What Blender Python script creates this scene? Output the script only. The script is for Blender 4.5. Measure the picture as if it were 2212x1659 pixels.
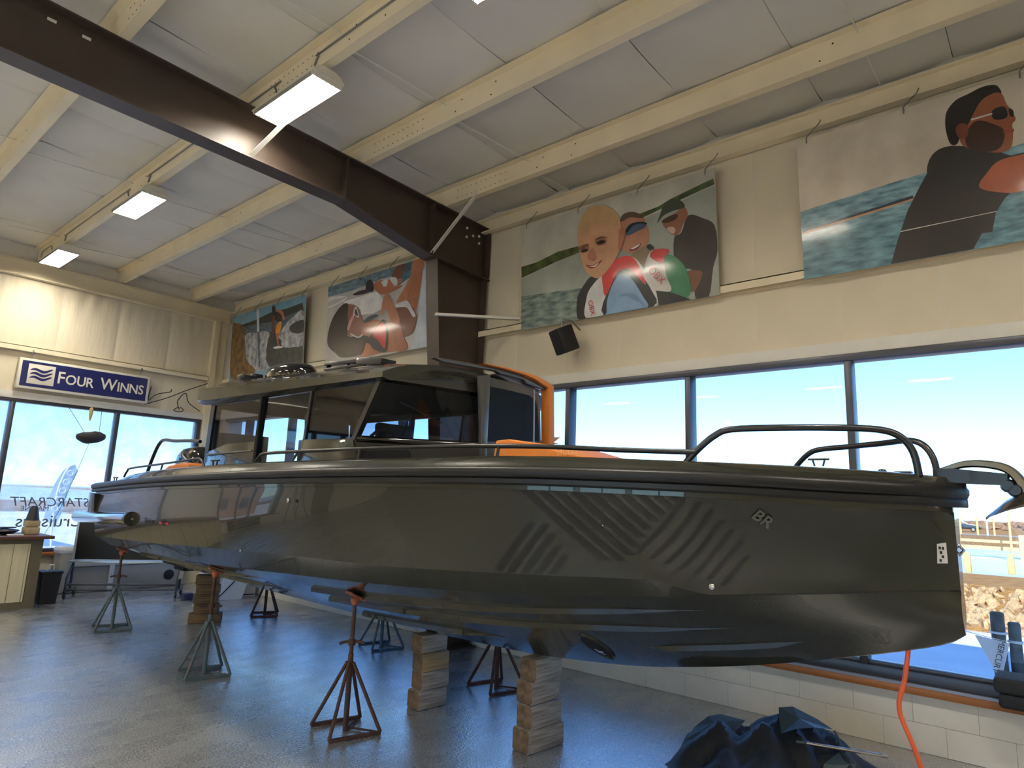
import bpy, bmesh, math, random
from mathutils import Vector, Matrix

random.seed(11)
for o in list(bpy.data.objects):
    bpy.data.objects.remove(o)
SC = bpy.context.scene
COL = SC.collection
PI = math.pi

# ------------------------------------------------------------------ camera
IMW, IMH, FPX = 2212.0, 1659.0, 1399.3
CAMZ = 1.7
YAW, PITCH, ROLL = math.radians(49.537), math.radians(10.122), math.radians(2.1466)
_f = Vector((math.sin(YAW) * math.cos(PITCH), math.cos(YAW) * math.cos(PITCH), math.sin(PITCH)))
_r0 = Vector((math.cos(YAW), -math.sin(YAW), 0))
_u0 = _r0.cross(_f)
_r = _r0 * math.cos(ROLL) + _u0 * math.sin(ROLL)
_u = _r0 * -math.sin(ROLL) + _u0 * math.cos(ROLL)
CAM = Vector((0, 0, CAMZ))
cam_data = bpy.data.cameras.new('camera')
cam_data.sensor_width = 36.0
cam_data.sensor_fit = 'HORIZONTAL'
cam_data.lens = 36.0 * FPX / IMW
cam_data.clip_start = 0.05
cam_data.clip_end = 2000
cam = bpy.data.objects.new('camera', cam_data)
cam.matrix_world = Matrix(((_r.x, _u.x, -_f.x, 0), (_r.y, _u.y, -_f.y, 0), (_r.z, _u.z, -_f.z, CAMZ), (0, 0, 0, 1)))
COL.objects.link(cam)
SC.camera = cam

def pray(x, y):                       # a photograph pixel gives a direction only
    return _r * ((x - IMW / 2) / FPX) - _u * ((y - IMH / 2) / FPX) + _f
def on_x(x, y, X):
    q = pray(x, y); return CAM + q * (X / q.x)
def on_y(x, y, Y):
    q = pray(x, y); return CAM + q * (Y / q.y)
def on_z(x, y, Z=0.0):
    q = pray(x, y); return CAM + q * ((Z - CAMZ) / q.z)

# ------------------------------------------------------------------ light
SC.view_settings.view_transform = 'Standard'
SC.view_settings.look = 'None'
SC.view_settings.gamma = 1.0
SC.view_settings.use_curve_mapping = False
SC.view_settings.exposure = 0.2
SKY_STRENGTH = 0.33
LAMP_STRENGTH = 102.0
SUN_STRENGTH = 8.0
world = bpy.data.worlds.new('sky_world')
SC.world = world
world.use_nodes = True
wn = world.node_tree
wn.nodes.clear()
wo = wn.nodes.new('ShaderNodeOutputWorld')
wb = wn.nodes.new('ShaderNodeBackground')
ws = wn.nodes.new('ShaderNodeTexSky')
ws.sky_type = 'NISHITA'
ws.sun_disc = False
ws.sun_elevation = math.radians(34)
ws.sun_rotation = math.radians(256)
ws.air_density = 1.0
ws.dust_density = 0.1
ws.altitude = 1800
ws.ozone_density = 2.5
wb.inputs['Strength'].default_value = SKY_STRENGTH
wt = wn.nodes.new('ShaderNodeMixRGB')
wt.blend_type = 'MULTIPLY'; wt.inputs['Fac'].default_value = 1.0
wt.inputs['Color2'].default_value = (0.64, 0.92, 1.18, 1)
wn.links.new(ws.outputs[0], wt.inputs['Color1'])
wn.links.new(wt.outputs[0], wb.inputs['Color'])
wn.links.new(wb.outputs[0], wo.inputs['Surface'])
sun_d = bpy.data.lights.new('sun_offscreen', 'SUN')
sun_d.energy = SUN_STRENGTH
sun_d.angle = math.radians(0.6)
sun_d.color = (1.0, 0.90, 0.74)
sun = bpy.data.objects.new('sun_offscreen', sun_d)
sun.rotation_euler = Vector((0.80, 0.20, -0.56)).to_track_quat('-Z', 'Y').to_euler()
sun.location = (-20, -12, 18)
COL.objects.link(sun)

# ------------------------------------------------------------------ helpers
def lin(c):
    c = c / 255.0
    return c / 12.92 if c <= 0.04045 else ((c + 0.055) / 1.055) ** 2.4
def rgb(r, g, b):
    return (lin(r), lin(g), lin(b), 1.0)

MATS = {}
def mat(name, col, rough=0.5, metal=0.0, coat=0.0, var=0.0, vscale=6.0, bump=0.0, bscale=40.0, col2=None,
        stretch=None, spec=0.5, emit=0.0, rvar=0.0, rscale=3.0, bdist=0.01, coatr=0.05):
    if name in MATS:
        return MATS[name]
    m = bpy.data.materials.new(name)
    m.use_nodes = True
    nt = m.node_tree
    b = nt.nodes['Principled BSDF']
    b.inputs['Base Color'].default_value = col
    b.inputs['Roughness'].default_value = rough
    b.inputs['Metallic'].default_value = metal
    b.inputs['Coat Weight'].default_value = coat
    b.inputs['Coat Roughness'].default_value = coatr
    b.inputs['Specular IOR Level'].default_value = spec
    if emit:
        b.inputs['Emission Color'].default_value = col
        b.inputs['Emission Strength'].default_value = emit
    tc = None
    def coords(sc):
        nonlocal tc
        if tc is None:
            tc = nt.nodes.new('ShaderNodeTexCoord')
        mp = nt.nodes.new('ShaderNodeMapping')
        s = stretch or (1, 1, 1)
        mp.inputs['Scale'].default_value = (s[0], s[1], s[2])
        nt.links.new(tc.outputs['Object'], mp.inputs['Vector'])
        n = nt.nodes.new('ShaderNodeTexNoise')
        n.inputs['Scale'].default_value = sc
        n.inputs['Detail'].default_value = 5.0
        nt.links.new(mp.outputs['Vector'], n.inputs['Vector'])
        return n
    if var or col2:
        n = coords(vscale)
        cr = nt.nodes.new('ShaderNodeValToRGB')
        cr.color_ramp.elements[0].position = 0.3
        cr.color_ramp.elements[1].position = 0.7
        c2 = col2 or tuple(min(1, c * (1 + var)) for c in col[:3]) + (1,)
        c1 = col if col2 else tuple(c * (1 - var) for c in col[:3]) + (1,)
        cr.color_ramp.elements[0].color = c1
        cr.color_ramp.elements[1].color = c2
        nt.links.new(n.outputs['Fac'], cr.inputs['Fac'])
        nt.links.new(cr.outputs['Color'], b.inputs['Base Color'])
    if rvar:
        n = coords(rscale)
        mr = nt.nodes.new('ShaderNodeMapRange')
        mr.inputs['From Min'].default_value = 0.3
        mr.inputs['From Max'].default_value = 0.7
        mr.inputs['To Min'].default_value = max(0.02, rough - rvar)
        mr.inputs['To Max'].default_value = min(1, rough + rvar)
        nt.links.new(n.outputs['Fac'], mr.inputs['Value'])
        nt.links.new(mr.outputs['Result'], b.inputs['Roughness'])
    if bump:
        n = coords(bscale)
        bp = nt.nodes.new('ShaderNodeBump')
        bp.inputs['Strength'].default_value = bump
        bp.inputs['Distance'].default_value = bdist
        nt.links.new(n.outputs['Fac'], bp.inputs['Height'])
        nt.links.new(bp.outputs['Normal'], b.inputs['Normal'])
    MATS[name] = m
    return m

def glass(name, tint, gloss=0.06, dirt=0.0, dcol=(0.8, 0.85, 0.85, 1), dscale=4.0, dmin=0.0):
    if name in MATS:
        return MATS[name]
    m = bpy.data.materials.new(name)
    m.use_nodes = True
    nt = m.node_tree
    nt.nodes.clear()
    out = nt.nodes.new('ShaderNodeOutputMaterial')
    tr = nt.nodes.new('ShaderNodeBsdfTransparent')
    tr.inputs['Color'].default_value = tint
    gl = nt.nodes.new('ShaderNodeBsdfGlossy')
    gl.inputs['Roughness'].default_value = 0.02
    lw0 = nt.nodes.new('ShaderNodeLayerWeight')       # Schlick reflectance, same on both faces of the pane
    lw0.inputs['Blend'].default_value = 0.5
    pw = nt.nodes.new('ShaderNodeMath'); pw.operation = 'POWER'; pw.inputs[1].default_value = 5.0
    lw = nt.nodes.new('ShaderNodeMath'); lw.operation = 'MULTIPLY_ADD'
    lw.inputs[1].default_value = 0.8; lw.inputs[2].default_value = gloss
    nt.links.new(lw0.outputs['Facing'], pw.inputs[0]); nt.links.new(pw.outputs[0], lw.inputs[0])
    mx = nt.nodes.new('ShaderNodeMixShader')
    nt.links.new(lw.outputs[0], mx.inputs['Fac'])
    nt.links.new(tr.outputs[0], mx.inputs[1])
    nt.links.new(gl.outputs[0], mx.inputs[2])
    last = mx
    if dirt:
        df = nt.nodes.new('ShaderNodeBsdfTranslucent')
        df.inputs['Color'].default_value = dcol
        tc = nt.nodes.new('ShaderNodeTexCoord')
        n = nt.nodes.new('ShaderNodeTexNoise')
        n.inputs['Scale'].default_value = dscale
        n.inputs['Detail'].default_value = 8
        n.inputs['Roughness'].default_value = 0.7
        mr = nt.nodes.new('ShaderNodeMapRange')
        mr.inputs['From Min'].default_value = 0.35
        mr.inputs['From Max'].default_value = 0.75
        mr.inputs['To Min'].default_value = dmin
        mr.inputs['To Max'].default_value = dirt
        nt.links.new(tc.outputs['Object'], n.inputs['Vector'])
        nt.links.new(n.outputs['Fac'], mr.inputs['Value'])
        m2 = nt.nodes.new('ShaderNodeMixShader')
        nt.links.new(mr.outputs['Result'], m2.inputs['Fac'])
        nt.links.new(mx.outputs[0], m2.inputs[1])
        nt.links.new(df.outputs[0], m2.inputs[2])
        last = m2
    nt.links.new(last.outputs[0], out.inputs['Surface'])
    MATS[name] = m
    return m

class MB:
    """collects shapes; build() links them as one mesh object"""
    def __init__(self):
        self.v = []; self.f = []; self.m = []; self.cm = 0
    def add(self, vs, fs):
        o = len(self.v)
        self.v += [tuple(p) for p in vs]
        self.f += [tuple(i + o for i in f) for f in fs]
        self.m += [self.cm] * len(fs)
        return self
    def box(self, a, b):
        x0, y0, z0 = a; x1, y1, z1 = b
        return self.add([(x0, y0, z0), (x1, y0, z0), (x1, y1, z0), (x0, y1, z0), (x0, y0, z1), (x1, y0, z1), (x1, y1, z1), (x0, y1, z1)],
                        [(0, 3, 2, 1), (4, 5, 6, 7), (0, 1, 5, 4), (1, 2, 6, 5), (2, 3, 7, 6), (3, 0, 4, 7)])
    def obox(self, c, hx, hy, hz):     # oriented box: centre and three half-axis vectors
        c, hx, hy, hz = Vector(c), Vector(hx), Vector(hy), Vector(hz)
        vs = [c + hx * a + hy * b + hz * d for d in (-1, 1) for a, b in ((-1, -1), (1, -1), (1, 1), (-1, 1))]
        return self.add(vs, [(0, 3, 2, 1), (4, 5, 6, 7), (0, 1, 5, 4), (1, 2, 6, 5), (2, 3, 7, 6), (3, 0, 4, 7)])
    def bar(self, a, b, w, h, up=(0, 0, 1)):
        a, b, up = Vector(a), Vector(b), Vector(up)
        d = (b - a)
        s = d.cross(up)
        if s.length < 1e-6: s = d.cross(Vector((1, 0, 0)))
        s.normalize(); u2 = s.cross(d).normalized()
        return self.obox((a + b) / 2, d / 2, s * w / 2, u2 * h / 2)
    def tube(self, pts, r, n=8, closed=False, caps=True):
        pts = [Vector(p) for p in pts]
        rs = r if isinstance(r, (list, tuple)) else [r] * len(pts)
        N = len(pts)
        def tan(i):
            if closed: return (pts[(i + 1) % N] - pts[i - 1]).normalized()
            if i == 0: return (pts[1] - pts[0]).normalized()
            if i == N - 1: return (pts[-1] - pts[-2]).normalized()
            return ((pts[i + 1] - pts[i]).normalized() + (pts[i] - pts[i - 1]).normalized()).normalized()
        t = tan(0)
        nv = t.orthogonal().normalized()
        vs = []
        for i in range(N):
            t2 = tan(i)
            q = t.rotation_difference(t2)
            nv = (q @ nv); t = t2
            bn = t.cross(nv)
            for k in range(n):
                a = 2 * PI * k / n
                vs.append(pts[i] + (nv * math.cos(a) + bn * math.sin(a)) * rs[i])
        fs = []
        for i in range(N if closed else N - 1):
            j = (i + 1) % N
            for k in range(n):
                fs.append((i * n + k, i * n + (k + 1) % n, j * n + (k + 1) % n, j * n + k))
        if caps and not closed:
            fs.append(tuple(reversed(range(n))))
            fs.append(tuple((N - 1) * n + k for k in range(n)))
        return self.add(vs, fs)
    def lathe(self, prof, c=(0, 0, 0), ax=(0, 0, 1), n=20):
        ax = Vector(ax).normalized(); c = Vector(c)
        u = ax.orthogonal().normalized(); w = ax.cross(u)
        vs = []
        for r, z in prof:
            for k in range(n):
                a = 2 * PI * k / n
                vs.append(c + ax * z + (u * math.cos(a) + w * math.sin(a)) * max(r, 1e-5))
        fs = []
        for i in range(len(prof) - 1):
            for k in range(n):
                fs.append((i * n + k, i * n + (k + 1) % n, (i + 1) * n + (k + 1) % n, (i + 1) * n + k))
        fs.append(tuple(reversed(range(n))))
        fs.append(tuple((len(prof) - 1) * n + k for k in range(n)))
        return self.add(vs, fs)
    def prism(self, poly, o, ux, uy, depth):
        """polygon (2D) in frame o,ux,uy, extruded along ux x uy by depth"""
        o, ux, uy = Vector(o), Vector(ux), Vector(uy)
        nn = ux.cross(uy).normalized() * depth
        n = len(poly)
        vs = [o + ux * a + uy * b for a, b in poly] + [o + ux * a + uy * b + nn for a, b in poly]
        fs = [tuple(reversed(range(n))), tuple(range(n, 2 * n))]
        fs += [(i, (i + 1) % n, n + (i + 1) % n, n + i) for i in range(n)]
        return self.add(vs, fs)
    def loft(self, rings, closed=True, caps=True):
        n = len(rings[0])
        vs = [p for r in rings for p in r]
        fs = []
        for i in range(len(rings) - 1):
            for k in range(n if closed else n - 1):
                fs.append((i * n + k, i * n + (k + 1) % n, (i + 1) * n + (k + 1) % n, (i + 1) * n + k))
        if caps and closed:
            fs.append(tuple(reversed(range(n))))
            fs.append(tuple((len(rings) - 1) * n + k for k in range(n)))
        return self.add(vs, fs)
    def mesh(self, name, m, bevel=0.0, smooth=None, segs=2):
        me = bpy.data.meshes.new(name)
        me.from_pydata(self.v, [], self.f)
        ms = m if isinstance(m, (list, tuple)) else [m]
        for q in ms: me.materials.append(q)
        if len(ms) > 1:
            me.polygons.foreach_set('material_index', self.m)
        bm = bmesh.new(); bm.from_mesh(me)
        bmesh.ops.recalc_face_normals(bm, faces=bm.faces)
        if bevel:
            ed = [e for e in bm.edges if len(e.link_faces) == 2 and e.calc_face_angle(0) > 0.6]
            bmesh.ops.bevel(bm, geom=ed, offset=bevel, segments=segs, profile=0.5, affect='EDGES', clamp_overlap=True)
        bm.to_mesh(me); bm.free()
        if smooth or bevel:
            me.shade_smooth()
            me.set_sharp_from_angle(angle=math.radians(smooth or 40))
        me.update()
        return me
    def build(self, name, m, parent=None, bevel=0.0, smooth=None, segs=2, loc=None):
        o = bpy.data.objects.new(name, self.mesh(name, m, bevel, smooth, segs))
        COL.objects.link(o)
        if parent: o.parent = parent
        if loc: o.location = loc
        return o

def link(name, me, parent=None, loc=None, rot=None):
    o = bpy.data.objects.new(name, me)
    COL.objects.link(o)
    if parent: o.parent = parent
    if loc is not None: o.location = loc
    if rot is not None: o.rotation_euler = rot
    return o
def tag(o, label, cat, group=None):
    o['label'] = label; o['category'] = cat
    if group: o['group'] = group
    return o
def thing(name, label, cat, loc=(0, 0, 0), rz=0.0, group=None):
    o = bpy.data.objects.new(name, None)
    o.empty_display_size = 0.1
    COL.objects.link(o)
    o.location = loc; o.rotation_euler = (0, 0, rz)
    return tag(o, label, cat, group)
def struct(o):
    o['kind'] = 'structure'; return o
def copy_tree(o, parent=None):
    c = o.copy(); COL.objects.link(c)
    if parent: c.parent = parent
    for ch in list(o.children):
        copy_tree(ch, c)
    return c
def interp(xs, ys, x):
    if x <= xs[0]: return ys[0]
    for i in range(len(xs) - 1):
        if x <= xs[i + 1]:
            t = (x - xs[i]) / (xs[i + 1] - xs[i])
            return ys[i] + (ys[i + 1] - ys[i]) * t
    return ys[-1]
def cubic(xs, ys):                    # monotone-ish Hermite through the points
    n = len(xs)
    d = [(ys[i + 1] - ys[i]) / (xs[i + 1] - xs[i]) for i in range(n - 1)]
    mm = [d[0]] + [(0 if d[i - 1] * d[i] <= 0 else 2 * d[i - 1] * d[i] / (d[i - 1] + d[i])) for i in range(1, n - 1)] + [d[-1]]
    def f(x):
        if x <= xs[0]: return ys[0] + mm[0] * (x - xs[0]) * 0
        if x >= xs[-1]: return ys[-1]
        for i in range(n - 1):
            if x <= xs[i + 1]:
                h = xs[i + 1] - xs[i]; t = (x - xs[i]) / h
                return ((2 * t ** 3 - 3 * t * t + 1) * ys[i] + (t ** 3 - 2 * t * t + t) * h * mm[i]
                        + (-2 * t ** 3 + 3 * t * t) * ys[i + 1] + (t ** 3 - t * t) * h * mm[i + 1])
    return f
def catmull(pts, k=5, closed=True):
    P = [Vector(p) for p in pts]; n = len(P); out = []
    rng = range(n) if closed else range(n - 1)
    for i in rng:
        p0 = P[i - 1] if (closed or i > 0) else P[i]
        p1, p2 = P[i], P[(i + 1) % n]
        p3 = P[(i + 2) % n] if (closed or i + 2 < n) else P[i + 1]
        for j in range(k):
            t = j / k
            out.append(0.5 * ((2 * p1) + (p2 - p0) * t + (2 * p0 - 5 * p1 + 4 * p2 - p3) * t * t + (3 * p1 - p0 - 3 * p2 + p3) * t ** 3))
    if not closed: out.append(P[-1])
    return out
def text_mesh(txt, size, m, extrude=0.002, shear=0.0, offset=0.0, align='CENTER', spacing=1.0):
    cu = bpy.data.curves.new('lettering', 'FONT')
    cu.body = txt; cu.size = size; cu.extrude = extrude; cu.shear = shear; cu.offset = offset
    cu.align_x = align; cu.align_y = 'CENTER'; cu.space_character = spacing
    cu.resolution_u = 3
    ob = bpy.data.objects.new('lettering', cu)
    COL.objects.link(ob)
    bpy.context.view_layer.update()
    me = bpy.data.meshes.new_from_object(ob.evaluated_get(bpy.context.evaluated_depsgraph_get()))
    bpy.data.objects.remove(ob); bpy.data.curves.remove(cu)
    me.materials.clear(); me.materials.append(m)
    return me
def frame_matrix(o, x, y):
    x = Vector(x).normalized(); y = Vector(y).normalized(); z = x.cross(y)
    return Matrix(((x.x, y.x, z.x, o[0]), (x.y, y.y, z.y, o[1]), (x.z, y.z, z.z, o[2]), (0, 0, 0, 1)))

# ------------------------------------------------------------------ materials
M_cream = mat('cream_steel_paint', rgb(236, 222, 190), 0.45, var=0.05, vscale=3)
M_insul = mat('insulation_facing', rgb(224, 213, 188), 0.6, var=0.035, vscale=2.2, bump=0.05, bscale=5, bdist=0.02)
M_insul_far = mat('insulation_facing_creased', rgb(224, 213, 188), 0.6, var=0.04, vscale=3, bump=0.3, bscale=7, bdist=0.02, stretch=(3, 3, 0.35))
M_ceil = mat('ceiling_facing', rgb(222, 218, 208), 0.55, var=0.04, vscale=1.5, bump=0.12, bscale=3, bdist=0.03)
M_brown = mat('brown_primer_steel', rgb(72, 60, 52), 0.42, var=0.08, vscale=4)
M_white = mat('white_paint', rgb(225, 222, 212), 0.5, var=0.03)
M_block = mat('painted_block', rgb(236, 230, 218), 0.7, var=0.04, vscale=5, bump=0.25, bscale=60, bdist=0.004)
M_mortar = mat('painted_mortar', rgb(222, 216, 204), 0.8)
M_alu = mat('anodised_window_frame', rgb(78, 80, 88), 0.35, metal=0.6)
M_alul = mat('window_frame_inner_face', rgb(150, 152, 165), 0.35, metal=0.4)
M_wood = mat('varnished_oak', rgb(158, 98, 44), 0.4, var=0.25, vscale=5, stretch=(1, 0.15, 1), bump=0.1, bscale=20)
M_glass = glass('window_glass', (0.97, 0.985, 0.99, 1), 0.03)
M_glassd = glass('grimy_window_glass', (0.93, 0.96, 0.97, 1), 0.03, dirt=0.5, dscale=3.0, dmin=0.12)
M_black = mat('black_plastic', rgb(22, 22, 24), 0.45)
M_dark = mat('dark_void', rgb(12, 12, 13), 0.8)
M_steel = mat('stainless_steel', rgb(205, 205, 205), 0.12, metal=1.0)
M_galv = mat('galvanised_steel', rgb(150, 150, 146), 0.4, metal=0.7)
M_tube = mat('fluorescent_tube', (1.0, 0.93, 0.80, 1), 0.5, emit=LAMP_STRENGTH)

def floor_material():
    m = bpy.data.materials.new('grey_epoxy_floor'); m.use_nodes = True
    nt = m.node_tree; b = nt.nodes['Principled BSDF']
    tc = nt.nodes.new('ShaderNodeTexCoord')
    def noise(sc, det=4, st=(1, 1, 1)):
        mp = nt.nodes.new('ShaderNodeMapping'); mp.inputs['Scale'].default_value = st
        nt.links.new(tc.outputs['Object'], mp.inputs['Vector'])
        n = nt.nodes.new('ShaderNodeTexNoise'); n.inputs['Scale'].default_value = sc; n.inputs['Detail'].default_value = det
        nt.links.new(mp.outputs['Vector'], n.inputs['Vector']); return n
    n1 = noise(90, 3); n2 = noise(1.3, 5); n3 = noise(2.2, 6, (1, 1.8, 1)); n4 = noise(70, 2)
    cr = nt.nodes.new('ShaderNodeValToRGB')
    cr.color_ramp.elements[0].position = 0.36; cr.color_ramp.elements[0].color = rgb(104, 107, 108)
    cr.color_ramp.elements[1].position = 0.66; cr.color_ramp.elements[1].color = rgb(186, 188, 188)
    nt.links.new(n1.outputs['Fac'], cr.inputs['Fac'])
    mx = nt.nodes.new('ShaderNodeMixRGB'); mx.blend_type = 'MULTIPLY'; mx.inputs['Fac'].default_value = 0.5
    cr2 = nt.nodes.new('ShaderNodeValToRGB')
    cr2.color_ramp.elements[0].position = 0.35; cr2.color_ramp.elements[0].color = (0.62, 0.62, 0.62, 1)
    cr2.color_ramp.elements[1].position = 0.62; cr2.color_ramp.elements[1].color = (1, 1, 1, 1)
    nt.links.new(n2.outputs['Fac'], cr2.inputs['Fac'])
    nt.links.new(cr.outputs['Color'], mx.inputs['Color1']); nt.links.new(cr2.outputs['Color'], mx.inputs['Color2'])
    nt.links.new(mx.outputs['Color'], b.inputs['Base Color'])
    mr = nt.nodes.new('ShaderNodeMapRange')
    mr.inputs['From Min'].default_value = 0.35; mr.inputs['From Max'].default_value = 0.65
    mr.inputs['To Min'].default_value = 0.16; mr.inputs['To Max'].default_value = 0.42
    nt.links.new(n3.outputs['Fac'], mr.inputs['Value'])
    nt.links.new(mr.outputs['Result'], b.inputs['Roughness'])
    b.inputs['Specular IOR Level'].default_value = 0.8
    b.inputs['Coat Weight'].default_value = 1.0; b.inputs['Coat IOR'].default_value = 3.1; b.inputs['Coat Roughness'].default_value = 0.19
    bp = nt.nodes.new('ShaderNodeBump'); bp.inputs['Strength'].default_value = 0.75; bp.inputs['Distance'].default_value = 0.004
    nt.links.new(n4.outputs['Fac'], bp.inputs['Height'])
    bp2 = nt.nodes.new('ShaderNodeBump'); bp2.inputs['Strength'].default_value = 0.07; bp2.inputs['Distance'].default_value = 0.02
    nt.links.new(n3.outputs['Fac'], bp2.inputs['Height']); nt.links.new(bp.outputs['Normal'], bp2.inputs['Normal'])
    nt.links.new(bp2.outputs['Normal'], b.inputs['Normal']); nt.links.new(bp2.outputs['Normal'], b.inputs['Coat Normal'])
    return m
M_floor = floor_material()

# ------------------------------------------------------------------ room
XR, YF = 5.87, 12.40            # inner faces of the window wall and of the far wall
XL, YN = -8.0, -6.0
SILL, WTOP, HDR = 0.45, 2.95, 3.12
EAVE = 5.13
def roofz(x): return 5.16 + 0.012 * (XR - x)          # rafter top / purlin seat

struct(MB().box((XL - 0.3, YN - 0.3, -0.25), (XR + 0.3, YF + 0.3, 0.0)).build('floor', M_floor))

# --- ceiling: insulation sheets between purlins
PURX = [5.03, 3.79, 2.60, 1.41, 0.22, -0.97, -2.16, -3.35, -4.54, -5.73, -6.92]
ceil = MB()
ceil.add([(XL - .3, YN - .3, roofz(XL - .3) + .30), (XR + .3, YN - .3, roofz(XR + .3) + .30), (XR + .3, YF + .3, roofz(XR + .3) + .30), (XL - .3, YF + .3, roofz(XL - .3) + .30),
          (XL - .3, YN - .3, roofz(XL - .3) + .36), (XR + .3, YN - .3, roofz(XR + .3) + .36), (XR + .3, YF + .3, roofz(XR + .3) + .36), (XL - .3, YF + .3, roofz(XL - .3) + .36)],
         [(0, 3, 2, 1), (4, 5, 6, 7), (0, 1, 5, 4), (1, 2, 6, 5), (2, 3, 7, 6), (3, 0, 4, 7)])
ceil = struct(ceil.build('ceiling', M_ceil))
def sheet_mesh(w, l, sag, seed, nx=7, ny=7):
    rnd = random.Random(seed); mb = MB(); vs = []; k1, k2 = rnd.random() * 6, rnd.random() * 6
    for j in range(ny):
        for i in range(nx):
            u, v = i / (nx - 1), j / (ny - 1)
            z = -sag * (math.sin(PI * u) ** 0.8) * (0.55 + 0.45 * math.sin(PI * v) ** 0.5) - 0.012 * math.sin(PI * v) ** 0.4
            z += 0.006 * math.sin(5 * u + k1) * math.sin(4 * v + k2)
            if j in (0, ny - 1): z += 0.012
            vs.append(((u - .5) * w, (v - .5) * l, z))
    fs = [(j * nx + i, j * nx + i + 1, (j + 1) * nx + i + 1, (j + 1) * nx + i) for j in range(ny - 1) for i in range(nx - 1)]
    mb.add(vs, fs)
    return mb
xs = [XR + 0.06] + PURX + [XL]
sheets = {}
for i in range(len(xs) - 1):
    w = xs[i] - xs[i + 1]; xc = (xs[i] + xs[i + 1]) / 2
    y = YF
    k = 0
    while y > YN + 0.1:
        l = min(1.0, y - YN)
        key = (round(w, 2), round(l, 2), k % 3)
        if key not in sheets:
            sheets[key] = sheet_mesh(w, l - 0.004, 0.035, hash(key) % 999).mesh('insulation_sheet', M_ceil, smooth=60)
        link('insulation_sheet', sheets[key], ceil, (xc, y - l / 2, roofz(xc) + 0.235), (0, math.atan(0.012), 0))
        y -= l; k += 1

# --- purlins (Z sections), eave struts
order = ['first', 'second', 'third', 'fourth', 'fifth', 'sixth', 'seventh', 'eighth', 'ninth', 'tenth', 'eleventh']
zsec = [(-.075, .205), (0, .205), (0, .004), (.072, .004), (.072, .03), (.076, .03), (.076, 0), (-.004, 0), (-.004, .201), (-.075, .201)]
for i, x in enumerate(PURX):
    mb = MB().prism(zsec, (x, YF - 0.01, roofz(x) + 0.002), (1, 0, 0), (0, 0, 1), YF - YN - 0.02)
    o = mb.build('roof_purlin', M_cream)
    tag(o, 'cream steel roof purlin, %s one in from the window wall' % order[i], 'purlin', 'roof purlins')
    if i in (0, 1, 2, 3):
        h = MB()
        for k in range(11):
            for dz in (.055, .15):
                yy = 5.25 - k * 0.075
                h.lathe([(.006, 0), (.006, .002)], (x - .0035, yy, roofz(x) + dz), (-1, 0, 0), 6)
        for yy, dz in ((4.05, .06), (3.97, .15), (3.6, .05), (3.55, .16), (1.2, .05), (1.1, .16), (8.2, .06), (8.1, .15), (10.4, .06)):
            h.lathe([(.008, 0), (.008, .002)], (x - .0035, yy, roofz(x) + dz), (-1, 0, 0), 6)
        hh = h.build('bolt_holes', M_dark, o); hh['kind'] = 'stuff'
# sag rods crossing between purlins near the frame
rodset = [(5.87, 5.03), (5.03, 3.79), (3.79, 2.60), (2.60, 1.41), (1.41, .22)]
rod_n = 0
for y0 in (4.15, 8.45, 0.9, 11.3):
    for a, b in rodset:
        ra = Vector((a - .01, y0 + .02, roofz(a) + .17)); rb = Vector((b + .01, y0, roofz(b) + .06))
        o = MB().tube([ra, rb], .007, 6).build('sag_rod', M_white)
        gap = {5.87: 'eave and first purlin', 5.03: 'first and second purlins', 3.79: 'second and third purlins', 2.60: 'third and fourth purlins', 1.41: 'fourth and fifth purlins'}[a]
        where = {4.15: 'just in front of the brown rafter', 8.45: 'halfway behind the brown rafter', .9: 'above the sunglasses poster', 11.3: 'close to the far wall'}[y0]
        tag(o, 'pale sag rod between %s, %s' % (gap, where), 'rod', 'sag rods between the purlins')

def eave(name, pts, label):
    pass
esec = [(0, .20), (-.06, .20), (-.06, .185), (-.015, .185), (-.015, .015), (-.09, .015), (-.09, 0), (0, 0)]
o = MB().prism(esec, (XR - .012, YF - 0.15, EAVE - .02), (1, 0, 0), (0, 0, 1), YF - YN - 0.2).build('eave_strut', M_cream)
tag(o, 'cream steel eave strut along the top of the window wall', 'beam')
# gable beam on the far wall
gb = thing('gable_beam', 'cream steel channel beam along the top of the far wall', 'beam', (0, 0, 0))
MB().box((XL, YF - .035, 4.92), (XR - .05, YF - .005, 5.145)).build('beam_web', M_cream, gb)
MB().box((XL, YF - .11, 4.90), (XR - .05, YF - .005, 4.92)).build('beam_flange', M_cream, gb)
MB().box((XL, YF - .11, 5.145), (XR - .05, YF - .005, 5.158)).build('beam_flange', M_cream, gb)

# --- window wall (x = XR)
WY0, WY1 = -4.4, 12.1           # glazed stretch
wr = MB()
wr.box((XR + .02, YN - .3, -0.25), (XR + .30, YF + .3, SILL - .05))
wr.box((XR + .02, YN - .3, WTOP + .04), (XR + .30, YF + .3, 5.50))
wr.box((XR + .02, YN - .3, SILL - .05), (XR + .30, WY0, WTOP + .04))
wr.box((XR + .02, WY1, SILL - .05), (XR + .30, YF + .3, WTOP + .04))
wall_right = struct(wr.build('wall_right', M_mortar))
# block courses under the sill
bm_ = MB().box((0, 0.0006, 0.001), (.0215, .3994, .199)).mesh('concrete_block', M_block, bevel=0.0018, segs=1)
bm_s = MB().box((0, 0.0015, 0.0015), (.022, .3975, .0485)).mesh('concrete_block', M_block)
for c in range(2):
    y = YF - (0.2 if c % 2 else 0.0)
    while y - .4 > YN:
        link('concrete_block', bm_, wall_right, (XR, y - .4, c * .2))
        y -= .4
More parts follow.
